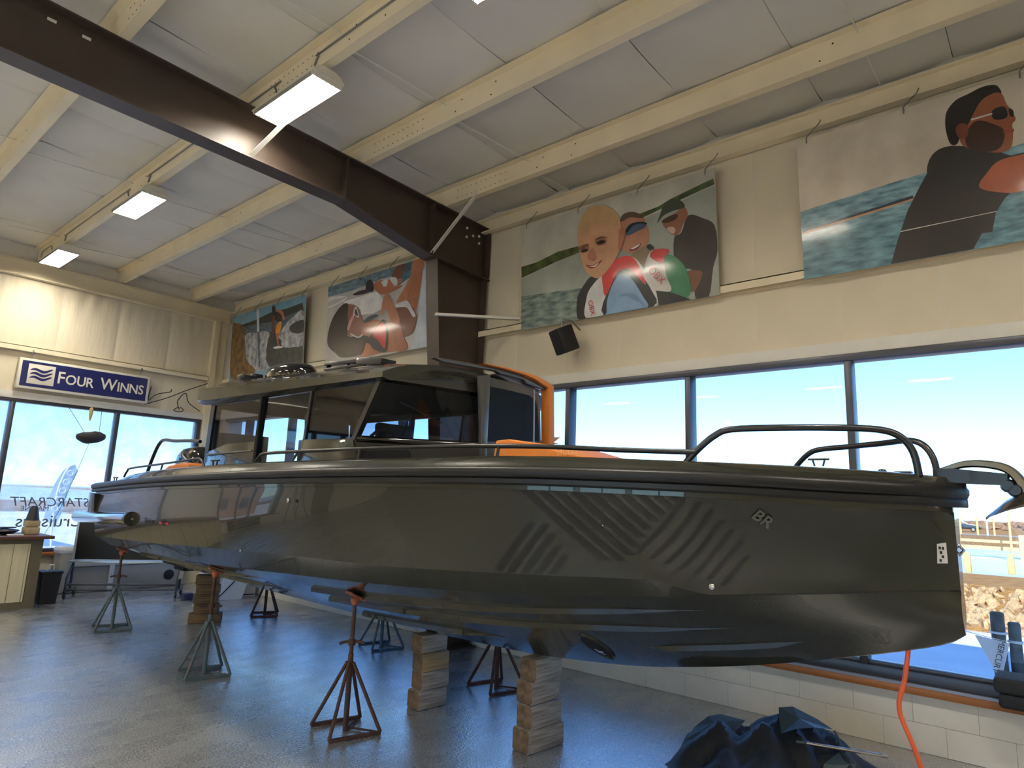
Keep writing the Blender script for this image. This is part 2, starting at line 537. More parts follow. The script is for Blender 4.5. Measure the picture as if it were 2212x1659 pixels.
# wall insulation panels
def quilt(w, h, seed, bulge, folds, nx=9, nz=9):
    rnd = random.Random(seed); mb = MB(); vs = []
    ph = [rnd.random() * 6.28 for _ in range(4)]; fr = [rnd.uniform(14, 34) for _ in range(3)]; sl = [rnd.uniform(-6, 6) for _ in range(3)]
    for j in range(nz):
        for i in range(nx):
            u, v = i / (nx - 1), j / (nz - 1)
            e = (math.sin(PI * u) ** .45)
            d = bulge * e * (0.6 + .4 * math.sin(PI * v) ** .5)
            top = max(0, (v - .35) / .65)
            for q in range(3):
                d += folds * e * top * .33 * math.sin(fr[q] * u + sl[q] * v + ph[q])
            vs.append((d, (u - .5) * w, v * h))
    fs = [(j * nx + i, j * nx + i + 1, (j + 1) * nx + i + 1, (j + 1) * nx + i) for j in range(nz - 1) for i in range(nx - 1)]
    mb.add(vs, fs)
    return mb
PW = 0.725
lo = [quilt(PW - .006, 3.715 - HDR, 40 + k, .016, .003).mesh('insulation_panel', M_insul, smooth=60) for k in range(3)]
hi = [quilt(PW - .006, 5.12 - 3.80, 60 + k, .020, .006).mesh('insulation_panel', M_insul, smooth=60) for k in range(3)]
y = 12.21 ; k = 0
while y > YN:
    link('insulation_panel', lo[k % 3], wall_right, (XR + .02, y - PW / 2, HDR), (0, 0, PI))
    link('insulation_panel', hi[k % 3], wall_right, (XR + .02, y - PW / 2, 3.80), (0, 0, PI))
    y -= PW; k += 1
struct(MB().box((XR - .03, YN, WTOP + .06), (XR + .03, YF, HDR)).build('trim_1', M_white, bevel=.004))
g = MB().box((XR - .07, YN, 3.79), (XR + .02, YF - .06, 3.80)).box((XR - .07, YN, 3.72), (XR - .062, YF - .06, 3.80)).box((XR - .002, YN, 3.70), (XR + .02, YF - .06, 3.80))
tag(g.build('wall_girt', M_cream), 'cream steel girt running along the window wall under the posters', 'girt', 'wall girts')
# glazing
win1 = MB()
win1.box((XR - .03, WY0, WTOP), (XR + .12, WY1, WTOP + .06))
win1.box((XR + .0, WY0, SILL + .02), (XR + .12, WY1, SILL + .10))
win1.box((XR + .03, WY0, SILL + .10), (XR + .10, WY1, SILL + .13))
window_1 = struct(win1.build('window_1', M_alu, bevel=.004))
MULY = [4.167 - 1.43 * k for k in range(-5, 7)]
MULY = [m_ for m_ in MULY if WY0 + .1 < m_ < WY1 - .1]
for m_ in MULY:
    MB().box((XR - .02, m_ - .028, SILL + .10), (XR + .12, m_ + .028, WTOP)).build('mullion', M_alu, window_1, bevel=.003)
edges = [WY0] + sorted(MULY) + [WY1]
for a, b in zip(edges[:-1], edges[1:]):
    MB().box((XR + .06, a + .02, SILL + .11), (XR + .066, b - .02, WTOP)).build('pane', M_glass, window_1)
MB().box((XR - .05, WY0 - .05, SILL - .05), (XR + .02, WY1 + .05, SILL + .0)).build('window_sill', M_wood, window_1, bevel=.004)
MB().box((XR - .03, WY0 - .05, SILL), (XR + .06, WY1 + .05, SILL + .02)).build('sill_ledge', M_alul, window_1)

# --- far wall (y = YF)
FW0, FW1 = 1.35, 5.50           # glazed stretch seen past the stern
FX0, FX1 = -2.1, 0.15           # second window, seen only as a reflection in the hull
FSILL = 0.62
wf = MB()
wf.box((XL - .3, YF + .02, WTOP + .02), (XR + .3, YF + .3, 5.5))
for a, b in ((XL - .3, FX0), (FX1, FW0), (FW1, XR + .02)):
    wf.box((a, YF + .02, -.25), (b, YF + .3, WTOP + .02))
for a, b in ((FX0, FX1), (FW0, FW1)):
    wf.box((a, YF + .02, -.25), (b, YF + .3, FSILL - .04))
wall_far = struct(wf.build('wall_far', M_block))
PWF = 0.86
lo = [quilt(PWF - .006, 3.715 - 3.08, 140 + k, .02, .010, 15, 9).mesh('insulation_panel', M_insul_far, smooth=70) for k in range(4)]
hi = [quilt(PWF - .006, 4.91 - 3.80, 160 + k, .028, .022, 21, 13).mesh('insulation_panel', M_insul_far, smooth=70) for k in range(5)]
x = 5.62; k = 0
while x > XL:
    link('insulation_panel', lo[k % 4], wall_far, (x - PWF / 2, YF + .02, 3.08), (0, 0, -PI / 2))
    link('insulation_panel', hi[(k * 2) % 5], wall_far, (x - PWF / 2, YF + .02, 3.80), (0, 0, -PI / 2))
    x -= PWF; k += 1
struct(MB().box((XL, YF - .05, 2.97), (5.52, YF + .02, 3.08)).build('trim_2', M_white, bevel=.004))
g = MB().box((XL, YF - .09, 3.79), (5.50, YF + .02, 3.80)).box((XL, YF - .09, 3.72), (5.50, YF - .082, 3.80))
tag(g.build('wall_girt', M_cream), 'cream steel girt along the far wall above the blue sign', 'girt', 'wall girts')
pc = MB().box((5.52, YF - .10, 0), (5.62, YF + .018, 4.90)).box((5.62, YF - .03, 0), (5.80, YF + .018, 4.90))
tag(pc.build('corner_post', M_cream), 'cream steel post in the corner beside the far window', 'post')
wn2 = MB()
for a, b in ((FX0, FX1), (FW0, FW1)):
    wn2.box((a, YF - .02, WTOP - .03), (b, YF + .12, WTOP + .02))
    wn2.box((a, YF + .0, FSILL), (b, YF + .12, FSILL + .05))
window_2 = struct(wn2.build('window_2', M_alu, bevel=.003))
MX = [4.085, 2.60]
for m_ in MX + [-.62, -1.3, FX1 - .02, FX0 + .02, FW1 - .03, FW0 + .03]:
    MB().box((m_ - .03, YF - .02, FSILL + .05), (m_ + .03, YF + .12, WTOP - .03)).build('mullion', M_alu, window_2, bevel=.003)
for a, b in ((FW0, 2.60), (2.60, 4.085), (4.085, FW1)):
    MB().box((a + .03, YF + .06, FSILL + .04), (b - .03, YF + .066, WTOP - .03)).build('pane', M_glassd, window_2)
for a, b in ((FX0, -1.3), (-1.3, -.62), (-.62, FX1)):
    MB().box((a + .03, YF + .06, FSILL + .04), (b - .03, YF + .066, WTOP - .03)).build('pane', M_glass, window_2)
for a, b in ((FX0, FX1), (FW0, FW1)):
    MB().box((a - .05, YF - .10, FSILL - .05), (b + .05, YF + .02, FSILL)).build('window_sill', M_wood, window_2, bevel=.004)

# --- walls behind the camera
wl = MB()
wl.box((XL - .3, YN - .3, -.25), (XL - .02, YF + .3, .5)); wl.box((XL - .3, YN - .3, 2.95), (XL - .02, YF + .3, 5.62))
LW = [(-.8, 1.4), (1.6, 3.8), (4.0, 6.2)]      # the sunlit floor mirrored in the hull
ys_ = [YN - .3] + [q for p in LW for q in p] + [YF + .3]
for i in range(0, len(ys_), 2):
    wl.box((XL - .3, ys_[i], .5), (XL - .02, ys_[i + 1], 2.95))
struct(wl.build('wall_left', M_insul))
for i, (a, b) in enumerate(LW):
    w_ = MB().box((XL - .12, a, .5), (XL + .0, a + .05, 2.95)).box((XL - .12, b - .05, .5), (XL, b, 2.95)).box((XL - .12, a, 2.90), (XL, b, 2.95)).box((XL - .12, a, .5), (XL, b, .55)).box((XL - .12, (a + b) / 2 - .03, .55), (XL, (a + b) / 2 + .03, 2.9))
    o = struct(w_.build('window_%d' % (i + 3), M_alu))
    MB().box((XL - .07, a + .05, .55), (XL - .064, b - .05, 2.9)).build('pane', M_glass, o)
struct(MB().box((XL - .3, YN - .3, -.25), (XR + .3, YN - .02, 5.62)).build('wall_near', M_insul))
# ------------------------------------------------------------------ steel frame
YW = 5.55
fr = thing('steel_frame', 'dark brown tapered steel rafter and column frame across the hall', 'steel frame', (5.6, YW, 0))
FO = Vector((5.6, YW, 0))
def fpart(mb, name, m=M_brown, bevel=0.0):
    o = mb.build(name, m, fr, bevel=bevel)
    o.location = -FO
    return o
rt = lambda x: roofz(x) - .004
def web(poly, name):
    fpart(MB().prism(poly, (0, YW + .006, 0), (1, 0, 0), (0, 0, 1), .012), name)
HX, KX, KZ = 3.62, 4.87, 4.50
web([(XL, 4.70), (HX, 4.715), (KX, KZ), (KX, rt(KX)), (XL, rt(XL))], 'rafter_web')
web([(KX, 4.50), (5.84, 4.50), (5.84, rt(5.84)), (KX, rt(KX))], 'knee_web')
web([(5.40, 0.01), (5.80, 0.01), (5.80, 4.50), (4.96, 4.50)], 'column_web')
def flange(a, b, name, w=.20, t=.014):
    a, b = Vector(a), Vector(b)
    fpart(MB().bar(a, b, t, w, (0, 1, 0)), name)
flange((XL, YW, rt(XL)), (5.86, YW, rt(5.86)), 'top_flange')
flange((XL, YW, 4.695), (HX, YW, 4.71), 'bottom_flange')
flange((HX, YW, 4.71), (KX, YW, 4.495), 'haunch_flange')
flange((4.95, YW, 4.495), (5.39, YW, .01), 'column_flange')
flange((5.85, YW, 4.50), (5.85, YW, 5.15), 'outer_flange')
flange((5.81, YW, 4.50), (5.81, YW, .01), 'outer_flange')
flange((4.86, YW, 4.495), (5.90, YW, 4.47), 'cap_plate')
for x, zb, zt, s in ((HX, 4.72, rt(HX) - .01, 0), (4.87, 4.51, rt(4.87) - .01, 0)):
    fpart(MB().box((x - .006, YW - .095, zb), (x + .006, YW - .006, zt)), 'stiffener')
fpart(MB().box((5.18, YW - .16, 0), (5.95 - .1, YW + .16, .02)), 'base_plate')
fpart(MB().bar((2.60, YW - .05, 4.74), (2.78, YW - .62, 5.165), .05, .006), 'flange_brace', M_white)
fpart(MB().bar((4.88, YW - .06, 4.53), (5.04, YW - .62, 5.20), .055, .008), 'flange_brace', M_white)
a = on_y(940, 679, YW - .1); b = on_x(1122, 689, XR - .06)
fpart(MB().bar(a, b, .05, .03), 'flange_brace', M_white)
for px, py in ((1008, 493), (1021, 510), (1034, 511), (1007, 512), (1034, 526)):
    p = on_y(px, py, YW - .006)
    fpart(MB().lathe([(.018, 0), (.018, .012)], (p.x, YW - .008, p.z), (0, -1, 0), 6), 'bolt', M_white)
for px, py in ((112, 44), (187, 82)):
    p = on_y(px, py, YW - .006)
    fpart(MB().box((p.x - .03, YW - .010, p.z - .012), (p.x + .03, YW - .006, p.z + .012)), 'label_tag', M_white)

# ------------------------------------------------------------------ high-bay lights
M_house = mat('lamp_housing_white', rgb(222, 216, 200), 0.4)
M_refl = mat('lamp_reflector', rgb(150, 145, 135), 0.5)
def high_bay(loc, label, name='high_bay_light'):
    t = thing(name, label, 'ceiling light', loc, 0, 'six-tube high-bay lights')
    W, L = .29, .98
    prof = [(-W / 2, 0), (W / 2, 0), (W / 2, .012), (W / 2 - .035, .055), (W / 2 - .09, .075), (-W / 2 + .09, .075), (-W / 2 + .035, .055), (-W / 2, .012)]
    MB().prism(prof, (0, L / 2, .02), (1, 0, 0), (0, 0, 1), L).build('housing', M_house, t, smooth=30)
    for k in range(6):
        xx = (k - 2.5) * .045
        tb = MB().lathe([(.0105, -.455), (.0125, -.45), (.0125, .45), (.0105, .455)], (xx, 0, 0), (0, 1, 0), 10)
        tb.build('fluorescent_tube', M_tube, t, smooth=40)
    for k in range(7):
        xx = (k - 3) * .045
        MB().box((xx - .004, -.46, -.0155), (xx + .004, .46, .02)).build('reflector_fin', M_refl, t)
    for s in (-1, 1):
        q = MB().box((-W / 2, s * .462 - .006, -.012), (W / 2, s * .462 + .006, .02))
        q.build('end_bracket', M_house, t)
        MB().tube([(.0, s * .3, .09), (.0, s * .3, .16)], .004, 5).build('hanger', M_galv, t)
    return t
lz = 5.035
high_bay((2.62, 4.82, lz), 'six-tube fluorescent high-bay light hanging in front of the brown rafter')
high_bay((2.62, 8.27, lz), 'six-tube fluorescent high-bay light midway between the brown rafter and the far wall')
high_bay((2.62, 11.32, lz), 'six-tube fluorescent high-bay light next to the far wall beam')
high_bay((2.62, 2.33, lz), 'six-tube fluorescent high-bay light beside the purlin, just outside the poster wall bay')
# the same row goes on past the frame; two more rows show as fainter streaks mirrored in the glossy posters
for (x, y) in [(2.62, -.4), (2.62, -3.2)] + [(xx, yy) for xx in (-2.14, -6.9) for yy in (11.32, 8.27, 4.82, 2.33, -.4, -3.2)]:
    high_bay((x, y, lz), 'six-tube fluorescent high-bay light in the part of the hall behind the camera', 'high_bay_light_offscreen')
# conduit along the lamp purlin
cz = roofz(2.60) + .12
for seg, yy in enumerate(((12.2, 11.62), (11.02, 8.57), (7.97, 5.12), (4.52, 2.6), (2.0, -2.0))):
    a, b = yy
    pts = [(2.588, a, cz - .09), (2.588, a - .05, cz - .02), (2.588, a - .16, cz), (2.588, b + .16, cz), (2.588, b + .05, cz - .02), (2.588, b, cz - .09)]
    o = MB().tube(catmull(pts, 3, False), .009, 6).build('conduit', M_galv)
    tag(o, 'thin grey conduit on the lamp purlin, ' + ('at the far wall beam', 'between the two lights nearest the far wall', 'behind the brown rafter up to the rafter light', 'between the rafter light and the next one', 'past the last light')[seg], 'conduit', 'conduits feeding the lights')
# ------------------------------------------------------------------ the boat
# local frame: X to port, Y aft (s, metres from the stem), Z up from the floor
BO = Vector((3.786, 0.408, 0.0)); BROT = -math.radians(3.2)
boat = thing('cabin_boat', 'glossy olive green cabin motorboat propped on jack stands', 'boat', BO, BROT)
def P(s, t, z): return Vector((-t, s, z))            # t: metres to starboard
_d = Vector((math.sin(math.radians(3.2)), math.cos(math.radians(3.2)), 0)); _n = Vector((-_d.y, _d.x, 0))
def BW(s, t, z): return BO + _d * s + _n * t + Vector((0, 0, z))     # boat -> world
def at_t(px, py, t):
    q = pray(px, py); c = CAM - BO
    c2 = (c.dot(_d), c.dot(_n), CAMZ); e = (q.dot(_d), q.dot(_n), q.z)
    k = (t - c2[1]) / e[1]
    return (c2[0] + k * e[0], t, c2[2] + k * e[2])

def hull_paint(name, col, rough=0.22):
    return mat(name, col, rough, coat=0.65, coatr=0.015, var=0.03, vscale=2, spec=0.25)
M_olive = hull_paint('olive_gelcoat', rgb(42, 43, 35))
M_bottom = mat('bottom_gelcoat', rgb(80, 84, 78), 0.25, coat=0.8, coatr=0.04)
M_rub = mat('black_rubber_fender', rgb(20, 20, 23), 0.42, coat=0.12, coatr=0.25, spec=0.35)
M_stripe = mat('shadow_graphic_film', rgb(24, 24, 21), 0.4, coat=0.4, spec=0.25, coatr=0.03)
M_blk = mat('black_powder_coat', rgb(20, 21, 24), 0.35, coat=0.2)
M_blkg = mat('gloss_black', rgb(10, 10, 11), 0.12, coat=1.0)
M_tint = glass('tinted_cabin_glass', (0.80, 0.82, 0.86, 1), 0.03)
M_tintd = glass('privacy_cabin_glass', (0.58, 0.57, 0.60, 1), 0.03)
M_tintf = glass('windscreen_glass', (0.74, 0.80, 0.88, 1), 0.03)
M_orange = mat('orange_upholstery', rgb(214, 126, 48), 0.55, var=0.06, vscale=9, bump=0.1, bscale=120)
M_greyseal = mat('grey_door_seal', rgb(120, 120, 126), 0.5)
M_gunmetal = mat('gunmetal_paint', rgb(66, 66, 64), 0.35, coat=0.5)
M_rail = mat('dark_rail_tube', rgb(70, 72, 76), 0.28, metal=0.8)
M_deck = mat('deck_grey', rgb(96, 96, 84), 0.4)
M_inner = mat('cabin_lining', rgb(28, 28, 31), 0.8, spec=0.2)
M_seat = mat('cabin_seat', rgb(44, 48, 58), 0.5)

SS = [-.06, 0, .1, .3, .6, 1, 1.5, 2, 3, 4, 5, 6.5, 8.85]
bg = cubic(SS, [0, .14, .32, .50, .68, .86, 1.03, 1.15, 1.32, 1.42, 1.46, 1.45, 1.38])
zk = cubic([0, .057, .232, .69, 1.07, 1.48, 1.76, 2.2, 2.64, 3.48, 3.9, 5, 8.9], [1.16, 1.118, 1.053, .921, .823, .738, .690, .641, .606, .579, .57, .565, .58])
_bc = cubic([0, .3, .6, 1, 1.5, 2, 3, 4, 5, 8.85], [.03, .22, .36, .52, .70, .84, 1.02, 1.12, 1.15, 1.15])
_zc = cubic([0, .13, .56, 1.08, 1.61, 2.26, 3.25, 4.15, 5.1, 6, 7.5, 8.64, 8.9], [1.355, 1.346, 1.299, 1.24, 1.193, 1.144, 1.10, 1.07, 1.03, 1.0, .985, .965, .96])
_bu = cubic([0, .3, .6, 1, 1.5, 2, 3, 4, 5, 8.85], [.03, .28, .44, .62, .80, .95, 1.15, 1.28, 1.345, 1.325])
_zu = cubic([1.0, 1.10, 1.25, 1.6, 1.98, 3.1, 3.96, 5.37, 6.7, 8.2, 8.9], [1.252, 1.275, 1.315, 1.302, 1.284, 1.243, 1.234, 1.188, 1.132, 1.092, 1.072])
zfb = cubic([-.06, 0, .14, .33, .73, 1.18, 1.89, 2.95, 4.24, 5.32, 6.94, 8.9], [1.745, 1.746, 1.75, 1.753, 1.768, 1.777, 1.786, 1.779, 1.756, 1.733, 1.687, 1.605])
zco = cubic([0, .11, .6, 1.27, 1.6, 2.02, 3, 4.6, 5.8, 7.6, 8.9], [1.88, 1.889, 1.913, 1.934, 1.944, 1.95, 1.94, 1.922, 1.895, 1.842, 1.78])
def bc(s): return _bc(s)
def zc(s): return _zc(s)
def bu(s):
    k = min(1, max(0, (s - 1.0) / .35)); return bc(s) + .012 + (_bu(s) - bc(s) - .012) * k
def zu(s):
    return zc(s) + .010 if s < 1.0 else max(zc(s) + .010, _zu(s))
def bh(s): return max(bg(s) - .085, .03)
def topside(s, f):
    """point on the topsides, f = 0 at the knuckle, 1 under the fender"""
    b0, z0, b1, z1 = bu(s), zu(s), bh(s), zfb(s) - .03
    fl = f ** (1.0 + .5 * max(0, 1 - s / 2.5))
    bul = .018 * math.sin(PI * f) * min(1, max(0, (s - 1.5) / 2))
    return (b0 + (b1 - b0) * fl + bul, z0 + (z1 - z0) * f)
def stern_cut(s, z):                 # the transom leans aft towards the gunwale
    return s
def section(s):
    pts = []
    k0, c0 = zk(s), zc(s)
    r = .012 + .02 * max(0, 1 - s)
    pts.append((0.0, k0)); pts.append((min(r, bc(s) * .3), k0 + .006))
    for f in (.2, .4, .6, .8, 1.0):
        con = .035 * math.sin(PI * f) * max(0, 1 - s / 1.6)
        pts.append((bc(s) * f + con, k0 + (c0 - k0) * f))
    pts.append((bu(s), zu(s)))
    for f in (.06, .12, .18, .25, .32, .4, .48, .55, .63, .7, .78, .85, .92, 1.0):
        pts.append(topside(s, f))
    pts.append((bh(s) + .022, zfb(s) - .028)); pts.append((bh(s) + .022, zfb(s) + .02))
    return pts
STN = [0, .02, .05, .1, .16, .24, .34, .45, .58, .72, .88, 1.0, 1.06, 1.12, 1.2, 1.28, 1.36]
while STN[-1] < 4.6: STN.append(round(STN[-1] + .085, 3))
STN += [4.9, 5.2, 5.5, 5.8, 6.2, 6.7, 7.2, 7.7, 8.2, 8.6]
hl = MB()
rings = []
for s in STN:
    st = section(s)
    rake = 0.0
    ring = [P(s, -t, z) for t, z in reversed(st)] + [P(s, t, z) for t, z in st[1:]]
    rings.append(ring)
# raked transom: the last ring runs aft with height
st = section(8.6); ring = []
for t, z in st: ring.append((t, z))
tz = lambda z: 8.6 + .30 * max(0, (z - .97)) / .65
rings.append([P(tz(z), -t, z) for t, z in reversed(ring)] + [P(tz(z), t, z) for t, z in ring[1:]])
ns = len(section(1.0)); c_i, u_i = 6, 7          # chine and knuckle rows of a half section
nr = len(rings[0]); mid_i = ns - 1
cuts = [0, mid_i - u_i, mid_i - c_i, mid_i + c_i, mid_i + u_i, nr - 1]
for a_, b_ in zip(cuts[:-1], cuts[1:]):
    hl.loft([r_[a_:b_ + 1] for r_ in rings], closed=False, caps=False)
hl.add([Vector(p) for p in rings[-1]], [tuple(range(nr))])
hl.add([Vector(p) for p in rings[0]], [tuple(range(nr))])
hull = hl.build('hull', M_olive, boat, smooth=24)
# darker wet-look bottom panels and spray strakes
def bottom(s, f, off=0.0):
    con = .035 * math.sin(PI * f) * max(0, 1 - s / 1.6)
    return (bc(s) * f + con + off * .3, zk(s) + (zc(s) - zk(s)) * f - off)
for nm, fpts in (('a', ([4.38, .69], [3.63, .707], [2.5, .758], [1.7, .798], [1.13, .805], [.85, .80])),
                 ('b', ([4.51, .465], [3.5, .512], [2.68, .543], [1.83, .577], [1.2, .55], [.72, .55])),
                 ('c', ([4.55, .13], [3.76, .18], [2.96, .234], [2.43, .29])),
                 ('c2', ([1.62, .29], [1.12, .287], [.62, .283])),
                 ('d', ([8.5, .70], [7, .70], [5.96, .70], [5.18, .765], [4.62, .77])),
                 ('e', ([8.5, .45], [7, .45], [6.08, .471], [5.41, .505], [4.74, .536]))):
    for sd in (1, -1):
        mb = MB(); rg = []
        xs_ = [p[0] for p in fpts]
        N = 22
        for i in range(N + 1):
            k = i / N
            s = fpts[0][0] + (fpts[-1][0] - fpts[0][0]) * k
            f = interp(list(reversed(xs_)), [p[1] for p in reversed(fpts)], s)
            w, h = .012 + .034 * min(1, s / 3.2), .022
            taper = min(1, (1 - k) * 5 + .05) if nm in ('a', 'b', 'c2') else min(1, (1 - k) * 3 + .03)
            if nm in ('c2',): taper *= min(1, k * 4 + .1)
            df = w / bc(s) * taper
            a = bottom(s, f + df, -.004); b_ = bottom(s, f - df, -.004); c = bottom(s, f + df * .95, 0)
            c = (c[0], b_[1] + .0 * h + (a[1] - b_[1]) * .12 - .004 * taper)
            c = (a[0], a[1] - max(.012, (a[1] - b_[1]) * .95) * taper)
            rg.append([P(s, sd * q[0], q[1]) for q in (a, c, b_)])
        mb.loft(rg, closed=True)
        mb.build('spray_strake', M_olive, boat, smooth=20)
# rubber fender all round
def fend_ring(s, sd):
    b, z = bg(s), zfb(s)
    prof = [(-.07, 0), (-.025, -.004), (-.012, .006), (-.012, .030), (-.020, .036), (-.006, .044), (0, .056), (0, .078), (-.008, .090), (-.022, .098), (-.06, .112), (-.075, .112)]
    return [(b + p, z + q) for p, q in prof]
fs_ = [8.92, 8.6, 8.2, 7.6, 7, 6.4, 5.8, 5.2, 4.6, 4, 3.5, 3, 2.6, 2.3, 2, 1.75, 1.5, 1.25, 1, .8, .6, .45, .3, .2, .1, .05, 0, -.03, -.05]
fm = MB(); rg = []
for s in fs_: rg.append([P(s, max(t, .0), z) for t, z in fend_ring(s, 1)])
rg.append([P(-.06 - (t - bg(-.06)) * 1.0, 0, z) for t, z in fend_ring(-.06, 1)])
for s in reversed(fs_): rg.append([P(s, -max(t, .0), z) for t, z in fend_ring(s, -1)])
fm.loft(rg, closed=True)
fm.build('rub_fender', M_rub, boat, smooth=35)
# coaming and deck
cm = MB(); rg = []
cs = [8.0, 7.6, 7, 6.4, 5.8, 5.2, 4.6, 4, 3.5, 3, 2.6, 2.3, 2, 1.75, 1.5, 1.25, 1, .8, .6, .45, .3, .2, .12, .06, .02]
def coam(s, sd):
    b = bg(s); z0 = zfb(s) + .10; z1 = zco(s)
    z1 = z0 + (z1 - z0) * min(1, max(.05, (8.1 - s) / .6))
    return [P(s, sd * max(b + o_, .0), z) for o_, z in ((-.03, z0), (-.05, z0 + (z1 - z0) * .25), (-.085, z0 + (z1 - z0) * .8), (-.12, z1), (-.20, z1 + .004), (-.26, z1 - .02))]
for s in cs: rg.append(coam(s, 1))
for s in reversed(cs): rg.append(coam(s, -1))
cm.loft(rg, closed=False)
cm.build('coaming', M_olive, boat, smooth=50)
dk = MB(); rg = []
for s in [8.9] + cs:
    b = max(bg(s) - .2, .0); z = zco(s) - .02 if s < 8 else zfb(s) + .09
    rg.append([P(s, b, z), P(s, b * .5, z + .004), P(s, 0, z + .006), P(s, -b * .5, z + .004), P(s, -b, z)])
dk.loft(rg, closed=False)
dk.build('deck', M_deck, boat, smooth=50)
aft = MB()      # stern quarter panel and swim step seen past the fender end
aft.prism([(8.80, 1.58), (9.06, 1.60), (9.04, 1.30), (8.74, 1.28)], P(0, 1.30, 0), (0, 1, 0), (0, 0, 1), -.06)
aft.build('stern_quarter', M_olive, boat, bevel=.01)
MB().prism([(8.80, 1.58), (9.06, 1.60), (9.04, 1.30), (8.74, 1.28)], P(0, -1.24, 0), (0, 1, 0), (0, 0, 1), -.06).build('stern_quarter', M_olive, boat, bevel=.01)
MB().box(P(8.72, 1.24, 1.52), P(9.1, -1.24, 1.58)).build('swim_platform', M_deck, boat, bevel=.01)
# polished tube along the stern quarter
a = BW(0, 0, 0)
p0 = at_t(283, 1121, 1.36); p1 = at_t(168, 1115, 1.30)
ax = Vector(P(*p1)) - Vector(P(*p0)); L_ = ax.length
st_ = thing  # (helper alias unused)
q = MB().lathe([(.058, 0), (.074, .006), (.074, L_ - .01), (.07, L_)], P(*p0), ax, 28)
tb = q.build('stern_tube', M_steel, boat, smooth=40)
MB().lathe([(.078, -.03), (.080, -.02), (.080, .06), (.075, .065)], P(*p0), ax, 28).build('tube_end_cap', M_blkg, tb, smooth=40)
MB().lathe([(.012, -.034), (.012, -.028)], P(*p0), ax, 10).build('cap_screw', M_steel, tb)
# hull graphic: slightly darker stripes lying on the topsides
def surf(px, py):
    """photograph pixel -> point on the starboard topsides"""
    lo_, hi_ = 0.0, 8.6
    best = None
    for i in range(60):
        s = (lo_ + hi_) / 2
        # half-breadth at the height the ray has there
        t = bu(s)
        for _ in range(6):
            a = at_t(px, py, t)
            f = min(1.02, max(-.02, (a[2] - zu(s)) / (zfb(s) - .03 - zu(s))))
            t = topside(s, max(0, f))[0]
        if a[0] > s: lo_ = s
        else: hi_ = s
    return s, f
def sticker(corners, nu=14, nv=4, off=.0035):
    """bilinear patch between four pixels, lying on the topsides"""
    c = [surf(*p) for p in corners]; mb = MB(); vs = []
    for i in range(nu + 1):
        for j in range(nv + 1):
            u, v = i / nu, j / nv
            s = (c[0][0] * (1 - v) + c[3][0] * v) * (1 - u) + (c[1][0] * (1 - v) + c[2][0] * v) * u
            f = (c[0][1] * (1 - v) + c[3][1] * v) * (1 - u) + (c[1][1] * (1 - v) + c[2][1] * v) * u
            t, z = topside(s, f); vs.append(P(s, t + off, z))
    fs = [(i * (nv + 1) + j, (i + 1) * (nv + 1) + j, (i + 1) * (nv + 1) + j + 1, i * (nv + 1) + j + 1) for i in range(nu) for j in range(nv)]
    return mb.add(vs, fs)
def c7(x, y): return (800 + x / 3.16, 1000 + y / 3.16)
def stripe(x0, y0, x1, y1, w, m=None):
    sticker([c7(x0, y0), c7(x1, y1), c7(x1 + w, y1), c7(x0 + w, y0)]).build('hull_stripe', m or M_stripe, boat, smooth=60)
for k in range(10):                                   # band falling to the right
    x0 = 1035 + k * 112; y0 = 195 + k * 4.5
    L = [470, 470, 430, 370, 300, 240, 180, 130, 85, 45][k]
    stripe(x0, y0, x0 + L * 1.15, y0 + L, 62)
for k in range(5):                                   # band rising to the right
    x0 = 835 + k * 95; y0 = 742 + k * 4
    L = [330, 330, 260, 190, 120][k]
    stripe(x0, y0, x0 + L * .72, y0 - L, 58)
for k in range(7):
    x0 = 1800 + k * 98; y0 = 620 + k * 36
    L = [370, 380, 370, 330, 300, 250, 200][k]
    stripe(x0, y0, x0 + L * .85, y0 - L, 44)
# two ghost letters of the same film
for ch, px, py in (('BR', 1650, 1122),):
    s, f = surf(px, py); t, z = topside(s, f)
    e1 = Vector(P(*([surf(px + 45, py + 30)][0][0:1] + (0, 0)))) if False else None
    s2, f2 = surf(px + 50, py + 34); t2, z2 = topside(s2, f2)
    s3, f3 = surf(px + 18, py - 26); t3, z3 = topside(s3, f3)
    o0, ox, oy = P(s, t + .012, z), P(s2, t2 + .012, z2), P(s3, t3 + .012, z3)
    lt = link('hull_lettering', text_mesh(ch, .085, mat('ghost_letter_film', rgb(74, 73, 62), 0.3, coat=.6), .0005, offset=.002), boat)
    x_ = (ox - o0).normalized(); y_ = (oy - o0); y_ = (y_ - x_ * y_.dot(x_)).normalized()
    lt.matrix_local = frame_matrix(o0, x_, y_)
# model badge near the stern tube
M_red = mat('red_badge', rgb(190, 40, 60), 0.35)
M_badge = mat('dark_badge_letters', rgb(28, 28, 30), 0.35)
def hull_text(txt, px, py, size, m, off=.006, shear=0.0):
    s, f = surf(px, py); t, z = topside(s, f)
    s2, f2 = surf(px + 30, py + 3); t2, z2 = topside(s2, f2)
    t3, z3 = topside(s, f + .08)
    o0 = P(s, t + off, z); x_ = (P(s2, t2 + off, z2) - o0).normalized(); y_ = P(s, t3 + off, z3) - o0
    y_ = (y_ - x_ * y_.dot(x_)).normalized()
    lt = link('hull_badge', text_mesh(txt, size, m, .001, shear), boat)
    lt.matrix_local = frame_matrix(o0, x_, y_)
    return lt
sticker([(344, 1127), (365, 1129), (365, 1134), (344, 1132)], 4, 2, .004).build('hull_badge', M_red, boat)
hull_text('900', 354, 1130.5, .075, M_badge, .007)
hull_text('Shadow', 322, 1126, .085, M_badge, .006, .2)
